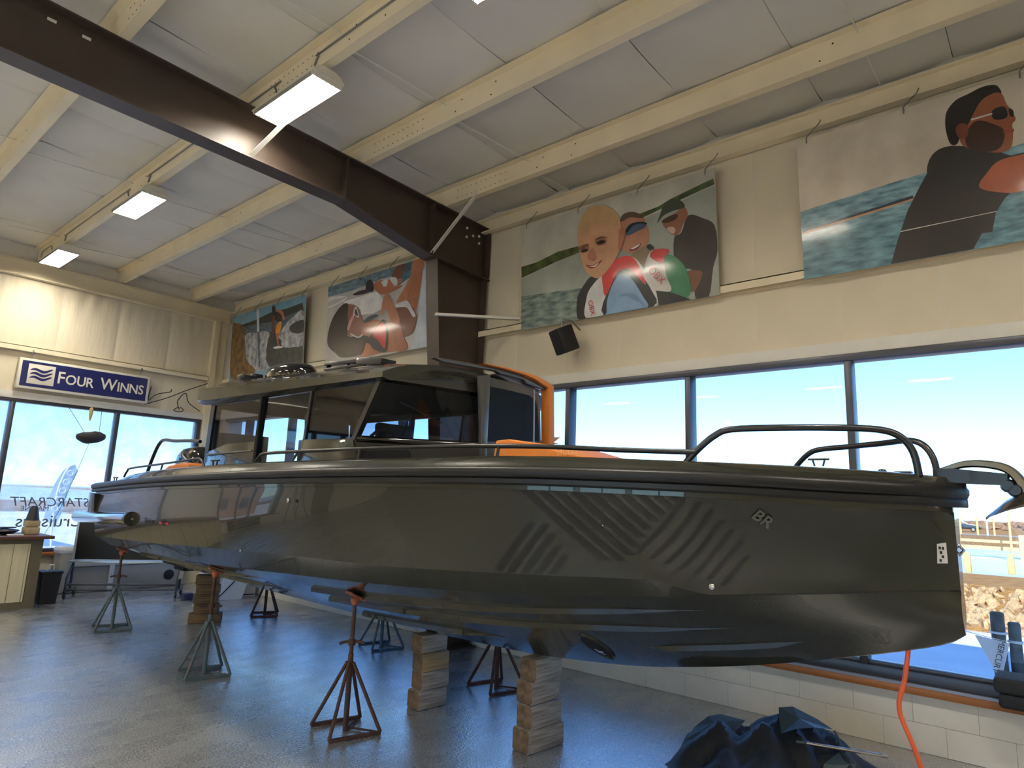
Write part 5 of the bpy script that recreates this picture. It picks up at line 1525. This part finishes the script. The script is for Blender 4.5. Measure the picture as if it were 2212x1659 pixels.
mb.build('cover_flap', M_cov2, cv)
for (a, b, xa, xb) in (((1742, 1605), (1905, 1632), 4.62, 4.80),):
    A_, B_ = on_x(*a, xa) - C0, on_x(*b, xb) - C0
    MB().tube([A_, B_], .010, 8).build('tent_pole', M_steel, cv, smooth=60)
    MB().tube([B_, B_ + (B_ - A_).normalized() * .03], .014, 8).build('pole_tip', M_galv, cv, smooth=60)
rim_ = [on_x(x, y, X) - C0 for x, y, X in ((1802, 1578, 4.85), (1812, 1600, 4.84), (1812, 1618, 4.80), (1790, 1612, 4.70), (1720, 1602, 4.62))]
MB().tube(catmull(rim_, 4, False), .008, 6).build('cover_hem', M_cov2, cv, smooth=60)
c3 = [on_x(x, y, X) for x, y, X in ((1815, 1622, 4.80), (1850, 1650, 4.78), (1845, 1690, 4.70), (1770, 1690, 4.60), (1780, 1650, 4.66))]
mb = MB(); vs = [p - C0 for p in c3]; vs = [Vector((v.x, v.y, max(.01, v.z))) for v in vs]; cen = sum(vs, Vector()) / len(vs) + Vector((0, 0, .02))
mb.add(vs + [cen], [(i, (i + 1) % len(vs), len(vs)) for i in range(len(vs))]); mb.build('cover_flap', M_cov2, cv)

# ------------------------------------------------------------------ dark cushions lying on the sill
M_felt = mat('charcoal_cushion', rgb(44, 46, 50), .95, bump=.4, bscale=80)
for i, (z0, z1, y1) in enumerate(((.471, .560, .455), (.562, .660, .475))):
    o = MB().box((5.58, -.25, z0), (5.90, y1, z1)).build('seat_cushion', M_felt, bevel=.025, segs=3)
    tag(o, ('charcoal cushion lying directly on the window sill', 'charcoal cushion on top of another on the window sill')[i], 'cushion', 'cushions on the sill')

# ------------------------------------------------------------------ counter at the far left
M_plank = mat('washed_pine_plank', rgb(196, 184, 152), .65, var=.08, vscale=5, stretch=(4, 4, .4))
M_frame = mat('olive_brown_trim', rgb(92, 84, 62), .6, var=.08)
M_top = mat('dark_counter_top', rgb(92, 58, 44), .4, var=.1)
ct = thing('plank_counter', 'counter with pale plank front and dark wooden top', 'counter', (2.91, 10.95, 0))
MB().box((-2.2, .03, .0), (0, .75, .92)).build('body', M_frame, ct)
MB().box((-.13, -.0, .0), (.0, .03, .92)).build('corner_trim', M_frame, ct)
MB().box((-2.2, -.0, .0), (-.13, .03, .09)).build('base_trim', M_frame, ct)
MB().box((-2.2, -.0, .86), (-.13, .03, .92)).build('top_trim', M_frame, ct)
MB().box((-2.25, -.10, .925), (.10, .80, .965)).build('worktop', M_top, ct, bevel=.006)
x = -.133
while x > -2.15:
    w_ = .03 if x == -.133 else .165
    MB().box((x - w_ + .003, .008, .09), (x - .001, .03, .86)).build('plank', M_plank, ct, bevel=.003, segs=1)
    x -= w_
# things on the counter
hb = thing('flat_cap', 'dark leather-look bowl shaped cap lying on the counter', 'cap', (2.52, 11.28, .966))
MB().lathe([(.02, 0), (.10, .01), (.15, .045), (.17, .055), (.15, .07), (.05, .085), (.005, .09)], (0, 0, 0), (0, 0, 1), 20).build('crown', mat('dark_leather', rgb(34, 36, 42), .4), hb, smooth=60)
MB().box((-.10, -.05, .09), (.12, .04, .105)).build('brim', mat('dark_leather', rgb(34, 36, 42), .4), hb, bevel=.006)
cb = thing('wooden_crate', 'small rough wooden block box on the counter', 'box', (2.83, 11.32, .966))
M_ct = mat('rough_pale_wood', rgb(176, 158, 118), .8, var=.15, vscale=9, bump=.4, bscale=20)
MB().box((-.09, -.09, 0), (.09, .09, .10)).box((-.085, -.085, .105), (.085, .085, .19)).build('block', M_ct, cb, bevel=.012)
cn = MB().lathe([(.085, 0), (.08, .02), (.05, .17), (.035, .20), (.01, .205)], (2.83, 11.32, 1.158), (0, 0, 1), 18)
tag(cn.build('black_cone', mat('black_cone', rgb(34, 36, 40), .5), smooth=50), 'black tapered cone standing on the wooden block', 'cone')
pp_ = MB().box((2.50, 11.0, .966), (2.68, 11.07, .985)).build('paper_stack', M_paper, bevel=.003)
tag(pp_, 'small stack of white paper on the counter', 'paper')
# waste bin and a dark box beside it
bn = thing('waste_bin', 'dark tapered plastic waste bin beside the counter', 'bin', (3.13, 11.28, 0))
rg = []
for z, w_ in ((.0, .10), (.42, .125), (.42, .135), (.45, .135)):
    rg.append([(a * w_, b * w_ * 1.1, z) for a, b in ((-1, -1), (1, -1), (1, 1), (-1, 1))])
MB().loft(rg).build('body', M_black, bn, bevel=.01)
MB().tube([(-.04, -.02, .45), (-.02, -.02, .53), (.04, .0, .53), (.05, .01, .45)], .010, 6).build('white_liner_edge', M_white, bn)
bx_ = MB().box((3.16, 12.0, 0), (3.40, 12.2, .30)).build('storage_box', M_black, bevel=.01)
tag(bx_, 'low black box on the floor between bin and lounge', 'box')

# ------------------------------------------------------------------ rolling display board
e = Vector((4.82 - 3.53, 11.0 - 11.86, 0)); ang = math.atan2(e.y, e.x); L = e.length
rc = thing('rolling_board', 'black display board on a wheeled metal frame at the stern', 'display stand', (3.52, 11.70, 0), ang)
M_board = mat('black_board', rgb(16, 17, 19), .5)
M_ledge = mat('brushed_ledge', rgb(190, 200, 204), .3, metal=.6)
M_cfr = mat('dark_frame_tube', rgb(58, 62, 70), .4, metal=.5)
MB().box((.03, -.02, .56), (L + .0, .02, 1.20)).build('board_panel', M_board, rc, bevel=.004)
MB().box((.0, -.028, .54), (.03, .028, 1.20)).build('board_edge', M_ledge, rc)
MB().box((-.02, -.09, .515), (L + .05, .05, .54)).build('tray', M_ledge, rc, bevel=.004)
for x in (0.02, L - .02):
    MB().tube([(x, -.0, .52), (x, 0, .12)], .018, 8).build('upright', M_cfr, rc, smooth=60)
    MB().tube([(x, -.0, .50), (x - .01, -.16, .30), (x, -.20, .10)], .018, 8).build('side_brace', M_cfr, rc, smooth=60)
    MB().tube([(x, -.24, .10), (x, .24, .10)], .018, 8).build('foot_bar', M_cfr, rc, smooth=60)
    for y in (-.2, .2):
        MB().lathe([(.035, -.014), (.042, -.008), (.042, .008), (.035, .014)], (x, y, .042), (1, 0, 0), 14).build('caster', M_black, rc, smooth=50)
for y, z in ((-.12, .20), (-.17, .13)):
    MB().tube([(.02, y, z), (L - .02, y, z)], .016, 8).build('cross_bar', M_cfr, rc, smooth=60)

# ------------------------------------------------------------------ grey lounge behind the board
M_vin = mat('grey_vinyl', rgb(150, 146, 140), .5, var=.05)
M_vinl = mat('pale_vinyl', rgb(206, 206, 204), .45)
lo_ = thing('boat_lounge', 'grey vinyl boat lounge with speaker and pale armrest', 'lounge', (3.62, 12.03, 0))
MB().box((.0, .02, .0), (1.80, .33, .40)).build('base', M_vin, lo_, bevel=.03)
MB().box((.02, .0, .40), (1.80, .33, .50)).build('seat_cushion', M_vinl, lo_, bevel=.03)
MB().box((-.18, .0, .0), (.06, .33, .66)).build('arm', M_vin, lo_, bevel=.05)
MB().box((-.20, -.02, .60), (.10, .33, .72)).build('armrest', M_vinl, lo_, bevel=.05)
MB().box((.55, -.006, .02), (.62, .02, .42)).build('trim_strip', M_vinl, lo_)
MB().lathe([(.085, 0), (.085, .012), (.07, .016)], (1.50, .02, .20), (0, -1, 0), 18).build('speaker_grille', M_black, lo_, smooth=50)

# ------------------------------------------------------------------ white carton and leaning panel by the wall
cbx = thing('white_carton', 'white printed carton standing by the window wall', 'box', (5.40, 10.35, 0), math.radians(-12))
MB().box((-.45, .0, .0), (.38, .28, .42)).build('carton', mat('white_card', rgb(210, 210, 214), .6), cbx, bevel=.006)
for txt, x, z, size in (('SKI', -.20, .34, .12), ('BOO', -.24, .17, .10)):
    lt = link('carton_print', text_mesh(txt, size, mat('navy_print', rgb(30, 34, 80), .6), .0008), cbx)
    lt.matrix_local = frame_matrix((x, -.003, z), (1, 0, 0), (0, 0, 1))
MB().box((-.44, -.002, .02), (.37, -.0, .035)).build('carton_stripe', mat('navy_print', rgb(30, 34, 80), .6), cbx)
lp = thing('leaning_sheet', 'white foam sheet with a dark slanting line leaning on the carton', 'sheet', (5.30, 10.14, 0), math.radians(-12))
MB().add([(-.24, 0, 0), (.16, 0, 0), (.30, .10, .40), (-.08, .10, .40), (-.24, .02, 0), (.16, .02, 0), (.30, .12, .40), (-.08, .12, .40)], [(0, 1, 2, 3), (7, 6, 5, 4), (0, 4, 5, 1), (1, 5, 6, 2), (2, 6, 7, 3), (3, 7, 4, 0)]).build('sheet', mat('white_foam', rgb(224, 228, 232), .6), lp)
MB().tube([(-.22, -.004, .01), (.16, .084, .38)], .008, 6).build('slanting_line', M_black, lp)
# blue cap crate under the tail of the board
tg = MB().box((4.70, 10.42, .0), (4.84, 10.54, .10)).build('shoe_box', mat('navy_box', rgb(40, 50, 84), .6), bevel=.008)
tag(tg, 'small navy box on the floor behind the aft timber stack', 'box')
# ------------------------------------------------------------------ reflected side of the hall (seen mirrored in the hull)
M_dark_banner = mat('dark_banner', rgb(40, 40, 38), .6)
bnr = thing('wall_banner', 'dark banner with white slogan under the small far window', 'banner', (-.95, 12.33, .05))
MB().box((-.75, 0, 0), (.75, .02, .56)).build('banner_cloth', M_dark_banner, bnr)
for txt, z, s_ in (('The Best Conditions', .40, .13), ('are when you are out with', .28, .08), ('Friends and family', .14, .13)):
    lt = link('banner_text', text_mesh(txt, s_, M_swhite, .0008), bnr); lt.matrix_local = frame_matrix((0, -.004, z), (1, 0, 0), (0, 0, 1))
for i, (x, z, w_, h_) in enumerate(((-2.75, 1.75, .30, .42), (-3.55, 1.65, .40, .50), (-3.55, 1.05, .42, .55), (-2.72, 2.55, .3, .25))):
    o = MB().box((x, 12.38, z), (x + w_, 12.39, z + h_)).build('posted_notice', M_paper)
    tag(o, ('white notice taped beside the stepladder', 'upper white notice beside the far door', 'lower white notice beside the far door', 'small white notice high above the stepladder')[i], 'notice', 'notices on the far wall')
sl = thing('stepladder', 'aluminium stepladder standing by the small far window', 'ladder', (-2.3, 11.5, 0))
for sx_ in (-1, 1):
    MB().bar((sx_ * .28, -.42, 0), (sx_ * .17, -.02, 1.8), .06, .025).build('rail', M_galv, sl)
    MB().bar((sx_ * .26, .45, 0), (sx_ * .17, .02, 1.75), .04, .02).build('rear_leg', M_galv, sl)
for k in range(5):
    z = .3 + k * .3; u = z / 1.8
    MB().box((-.27 + .1 * u, -.44 + .4 * u, z), (.27 - .1 * u, -.36 + .4 * u, z + .025)).build('step', M_galv, sl)
dr = MB().box((-4.7, 12.36, 0), (-3.75, 12.41, 2.1)).build('door_1', mat('grey_door', rgb(120, 120, 112), .5), bevel=.01)
struct(dr)
MB().lathe([(.03, 0), (.03, .05), (.04, .06)], (-3.85, 12.36, 1.0), (0, -1, 0), 12).build('door_knob', M_steel, dr)
sh = thing('shelf_unit', 'low white shelving unit below the reflected wall corner', 'shelf', (.75, 12.1, 0))
MB().box((-.45, 0, 0), (.45, .25, .9)).build('carcass', M_white, sh, bevel=.01)
MB().box((-.5, -.02, .9), (.5, .27, .94)).build('shelf_top', M_white, sh, bevel=.006)

# ------------------------------------------------------------------ outside
M_snow = mat('snow_ground', rgb(232, 236, 244), .8, col2=rgb(196, 204, 214), vscale=.35, bump=.3, bscale=1.2, bdist=.2)
M_ice = mat('grey_ice', rgb(206, 216, 224), .35, col2=rgb(168, 180, 190), vscale=.25)
M_grass = mat('dry_grass', rgb(180, 138, 72), .95, col2=rgb(136, 98, 48), vscale=3, bump=.8, bscale=14, bdist=.15)
M_reed = mat('tan_reeds', rgb(172, 138, 88), .95, col2=rgb(122, 92, 56), vscale=6, bump=.8, bscale=12, bdist=.2)
M_rock = mat('limestone_riprap', rgb(190, 166, 128), .9, col2=rgb(150, 126, 92), vscale=2, bump=.5, bscale=6, bdist=.05)
M_road = mat('asphalt', rgb(150, 146, 140), .9)
M_post = mat('pale_timber_post', rgb(206, 176, 126), .85, var=.12)
M_pile = mat('grey_piling', rgb(96, 92, 84), .9, col2=rgb(60, 58, 54), vscale=6)
M_bush = mat('bare_brush', rgb(150, 122, 96), .95, col2=rgb(104, 84, 66), vscale=4)
GZ = -0.60
def ground(name, pts, z, m, label=None):
    mb = MB().prism(pts, (0, 0, z - .3), (1, 0, 0), (0, 1, 0), .3)
    o = mb.build(name, m); o['kind'] = 'structure'
    return o
gs = MB()
W_ = 600
gs.box((-W_, -W_, GZ - .5), (W_, W_, GZ - .02))
struct(gs.build('ground', M_ice))
struct(MB().box((XR + .35, -60, GZ - .02), (16.5, 80, GZ)).build('snow_bank', M_snow))
struct(MB().box((-70, -60, GZ - .02), (XL - .35, 60, GZ)).build('snow_field', M_snow))
struct(MB().box((XL - .35, -60, GZ - .02), (XR + .35, YN - .35, GZ)).build('snow_apron', M_snow))
# banked shore to the right: riprap, dry grass top, snow lot, reeds, road
BX0, BX1 = 17.0, 20.5
bank = MB().prism([(17.0, GZ), (20.6, .02), (26.5, -.12), (30, GZ + .1), (30, GZ - .2), (17.0, GZ - .2)], (0, 60, 0), (1, 0, 0), (0, 0, 1), 110)
shore = struct(bank.build('shore_bank', M_grass))
struct(MB().box((30, -60, GZ), (62, 90, GZ + .06)).build('snow_lot', M_ice))
reed = MB().prism([(62, GZ), (66, .1), (78, .0), (84, GZ), (84, GZ - .2), (62, GZ - .2)], (0, 120, 0), (1, 0, 0), (0, 0, 1), 220)
struct(reed.build('reed_bank', M_reed))
struct(MB().box((84, -300, GZ - .1), (420, 400, GZ + .12)).build('field', M_grass))
struct(MB().box((96, -150, GZ), (105, 200, GZ + .16)).build('road', M_road))
rnd = random.Random(3)
rock_meshes = []
for k in range(6):
    bm = bmesh.new(); bmesh.ops.create_icosphere(bm, subdivisions=1, radius=1)
    r2 = random.Random(200 + k)
    for v in bm.verts:
        v.co *= r2.uniform(.72, 1.15); v.co.z *= .72
    me = bpy.data.meshes.new('riprap_rock'); bm.to_mesh(me); bm.free(); me.materials.append(M_rock)
    rock_meshes.append(me)
rocks = []
for k in range(300):
    x = 17.05 + (k % 20 + rnd.random()) * .158; y = -.8 + (k // 20 + rnd.random()) * .31
    z = GZ + (x - 17.0) / 3.6 * .62
    sz = rnd.uniform(.085, .165)
    o = link('riprap_rock', rock_meshes[k % 6], shore, (x, y, z + sz * .12), (rnd.random() * 6, rnd.random() * 6, rnd.random() * 6))
    o.scale = (sz * rnd.uniform(.9, 1.5), sz, sz * .85)
# posts and rail in the snow lot
def px_ground(px, py, z):
    return on_z(px, py, z)
k_ = 0
for px, py in ((2092, 1236), (2186, 1240), (2275, 1243)):
    p = on_z(px, py, -.10)
    o = MB().box((-.09, -.09, 0), (.09, .09, .66)).build('bollard_post', M_post, bevel=.02); o.location = (p.x, p.y, -.12)
    tag(o, 'short pale timber post along the edge of the snowy lot', 'post', 'timber posts outside')
gr = thing('guard_rail', 'low timber guard rail between two posts beyond the snow', 'guard rail', tuple(on_z(2140, 1205, GZ + .05)))
for dy, w_ in ((-1.55, .2), (1.55, .2)):
    MB().box((-.14, dy - w_, 0), (.14, dy + w_, 1.35)).build('rail_post', M_post, gr, bevel=.02)
MB().box((-.06, -1.5, .45), (.06, 1.5, .65)).build('rail_beam', M_post, gr)
MB().box((-.06, -1.5, .85), (.06, 1.5, 1.0)).build('rail_beam', M_post, gr)
for i, px in enumerate((2076, 2113, 2149)):
    p = on_z(px, 1160, -.3)
    o = MB().lathe([(.11, 0), (.11, 2.2), (.02, 2.25)], (p.x, p.y, GZ), (0, 0, 1), 8).build('fence_post', M_post, smooth=50)
    tag(o, 'slim pale fence post in the reeds near the road', 'post', 'fence posts by the road')
fp = on_z(2134, 1158, GZ)
o = MB().lathe([(.10, 0), (.08, 5), (.05, 9)], (fp.x * .9, fp.y * .9, GZ), (0, 0, 1), 8).build('flag_pole', M_white, smooth=60)
tag(o, 'tall thin white pole rising beyond the anchor', 'pole')
fp = on_z(2188, 1215, GZ)
o = MB().lathe([(.07, 0), (.05, 3.4)], (fp.x, fp.y, GZ), (0, 0, 1), 8).build('thin_post', M_post, smooth=60)
tag(o, 'slim rusty post beside the guard rail outside', 'post')
# car on the road
cp_ = on_z(2078, 1147, GZ + .2); 
car = thing('parked_car', 'dark estate car on the road beyond the reeds', 'car', (cp_.x, cp_.y, GZ + .16), math.radians(4))
M_car = mat('dark_car_paint', rgb(36, 40, 46), .25, coat=.8)
body = [(-2.3, .35), (-2.3, .95), (-2.1, 1.08), (-1.9, 1.62), (-.2, 1.66), (.75, 1.10), (2.0, .95), (2.3, .75), (2.3, .35)]
MB().prism([(-a, b) for a, b in body], (.85, 0, 0), (0, 1, 0), (0, 0, 1), 1.7).build('body', M_car, car, bevel=.06)
win_ = [(-1.75, 1.12), (-1.7, 1.52), (-.25, 1.55), (.5, 1.12)]
for sx_ in (-.86, .855):
    MB().prism([(-a, b) for a, b in win_], (sx_, 0, 0), (0, 1, 0), (0, 0, 1), .01).build('side_glass', mat('car_glass', rgb(120, 130, 140), .1, coat=.5), car)
for y in (1.45, -1.4):
    for x in (-.86, .70):
        MB().lathe([(.2, 0), (.33, .0), (.33, .18), (.2, .18)], (x, y, .33), (1, 0, 0), 16).build('wheel', M_black, car)
        MB().lathe([(.2, -.01), (.2, .19)], (x, y, .33), (1, 0, 0), 12).build('hub', M_galv, car)
# brush and bare trees along the horizon
for k in range(60):
    y = -70 + k * 3.0 + rnd.uniform(-.3, .3); x = 150 + 7 * (k % 3) + rnd.uniform(-1, 1); h_ = rnd.uniform(1.5, 3.0)
    bm = bmesh.new(); bmesh.ops.create_icosphere(bm, subdivisions=3, radius=1)
    for v in bm.verts:
        v.co *= rnd.uniform(.7, 1.1)
    me = bpy.data.meshes.new('brush'); bm.to_mesh(me); bm.free(); me.materials.append(M_bush)
    o = link('brush_clump', me, None, (x, y, GZ + .2)); o.scale = (2.4, 3.4, h_ * .8)
    tag(o, 'brown leafless brush clump on the horizon past the road', 'bush', 'brush along the horizon')
# transmission tower seen past the bow rail
tp = pray(1576, 1000); tp = CAM + tp * (300 / tp.length)
tw = thing('transmission_tower', 'pale lattice power pylon far beyond the bow rail', 'pylon', (tp.x, tp.y, GZ))
M_pyl = mat('haze_pale_pylon', rgb(214, 222, 228), .6)  # paleness of distance haze and backlight put into the pylon colour
for sx_, sy_ in ((-1, -1), (1, -1), (1, 1), (-1, 1)):
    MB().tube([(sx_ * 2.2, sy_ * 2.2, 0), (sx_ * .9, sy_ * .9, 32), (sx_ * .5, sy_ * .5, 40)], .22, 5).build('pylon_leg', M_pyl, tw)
for z, w_ in ((26, 4.5), (31.5, 4.0), (37, 3.5)):
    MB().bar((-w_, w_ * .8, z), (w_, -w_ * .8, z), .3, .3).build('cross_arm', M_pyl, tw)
    for sg_ in (-1, 1):
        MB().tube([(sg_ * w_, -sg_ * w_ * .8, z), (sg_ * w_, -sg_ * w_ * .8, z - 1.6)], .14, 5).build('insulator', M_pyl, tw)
for k in range(7):
    z = 3 + k * 4.6; w_ = 2.2 - k * .2
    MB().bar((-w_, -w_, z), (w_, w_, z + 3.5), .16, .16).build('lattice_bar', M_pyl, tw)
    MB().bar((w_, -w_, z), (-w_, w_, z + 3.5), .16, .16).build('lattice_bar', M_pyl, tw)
# pilings, pennant just outside the window
for i, (px, py, r_, h_) in enumerate(((2168, 1492, .085, 1.02), (2204, 1496, .075, .90), (2245, 1500, .085, .85))):
    p = on_z(px, py, GZ)
    o = MB().lathe([(r_, 0), (r_ * .97, h_ - .02), (r_ * .8, h_)], (p.x, p.y, GZ), (0, 0, 1), 12).build('dock_piling', M_pile, smooth=50)
    tag(o, ('tallest weathered dock piling beside the pennant', 'middle weathered dock piling wrapped with pale rope', 'short weathered dock piling beyond the rope')[i], 'piling', 'dock pilings outside')
    if i < 2: MB().tube([(p.x + r_ * 1.05 * math.cos(a), p.y + r_ * 1.05 * math.sin(a), GZ + .75 - .1 * i) for a in [2 * PI * k / 12 for k in range(12)]], .015, 6, closed=True).build('rope', M_white, o)
pn = thing('pennant', 'white MERCURY pennant hanging from a line outside the window', 'pennant', tuple(on_x(2150, 1390, 8.6)))
MB().add([(0, .17, .06), (0, -.12, .02), (0, -.02, -.36), (.004, .17, .06), (.004, -.12, .02), (.004, -.02, -.36)], [(0, 1, 2), (5, 4, 3), (0, 3, 4, 1), (1, 4, 5, 2), (2, 5, 3, 0)]).build('cloth', mat('pennant_cloth', rgb(216, 226, 236), .7), pn)
lt = link('pennant_print', text_mesh('MERCURY', .075, mat('pennant_print', rgb(60, 66, 76), .7), .0004), pn)
lt.matrix_local = frame_matrix((-.004, -.02, -.12), (0, .25, -.97), (0, -.97, -.25))
MB().tube([(0, -.9, .0), (0, -.12, .03), (0, .17, .07), (0, 1.2, .30)], .004, 5).build('line', M_white, pn)
struct(MB().box((6.5, -8, GZ), (6.85, 14, GZ + .16)).build('gravel_strip', mat('gravel', rgb(120, 128, 124), .9, col2=rgb(66, 76, 74), vscale=18)))
# far shore past the left window, feather flag
struct(MB().box((-60, 62, GZ), (80, 90, GZ + .25)).build('far_shore', M_reed))
struct(MB().box((-30, YF + .35, GZ - .02), (30, 22, GZ)).build('snow_yard', M_snow))
ff = thing('feather_flag', 'pale blue feather flag on a bent pole outside the far window', 'flag', (on_y(108, 1200, 17.0).x, 17.0, GZ))
F0 = Vector(ff.location)
pl = [Vector((0, 0, 0))] + [on_y(x, y, 17.0) - F0 for x, y in ((108, 1200), (112, 1140), (122, 1070), (136, 1030), (150, 1008), (163, 1004))]
MB().tube(catmull(pl, 4, False), .018, 6).build('pole', M_white, ff)
fl_ = [on_y(x, y, 17.0) - F0 for x, y in ((95, 1120), (104, 1080), (118, 1045), (135, 1018), (150, 1006), (163, 1006), (169, 1018), (160, 1035), (150, 1055), (142, 1080), (132, 1110), (118, 1140))]
mb = MB(); n_ = len(fl_); mb.add(fl_ + [p + Vector((0, .01, 0)) for p in fl_], [tuple(range(n_)), tuple(range(2 * n_ - 1, n_ - 1, -1))] + [(i, (i + 1) % n_, n_ + (i + 1) % n_, n_ + i) for i in range(n_)])
mb.build('flag_cloth', mat('pale_blue_flag', rgb(170, 190, 210), .7), ff)
for k in range(5):
    c_ = on_y(152 - k * 8.5, 1022 + k * 19, 16.97) - F0
    MB().tube([c_ + Vector((math.cos(a) * .06, 0, math.sin(a) * .06)) for a in [2 * PI * j / 10 for j in range(10)]], .014, 5, closed=True).build('flag_print', mat('flag_print', rgb(214, 222, 230), .7), ff)
# sunlit brick building across the yard (mirrored in the hull)
M_brick = mat('sunlit_brick', rgb(204, 156, 124), .9, col2=rgb(176, 126, 98), vscale=5)
bb = thing('brick_building', 'low sunlit brick building across the yard', 'building', (-3.0, 27.5, GZ))
MB().box((-7, 0, 0), (5.0, 6, 4.2)).build('brick_wall', M_brick, bb)
MB().box((-7.3, -.3, 4.2), (5.3, 6.3, 4.45)).build('roof', M_white, bb)
for x in (-5.5, -2.8, .2, 2.8):
    w = MB().box((x - .5, -.06, 1.2), (x + .5, .0, 2.5)).build('window', M_alu, bb)
    MB().box((x - .42, -.07, 1.28), (x + .42, -.06, 2.42)).build('pane', mat('far_pane', rgb(60, 70, 80), .1), w)
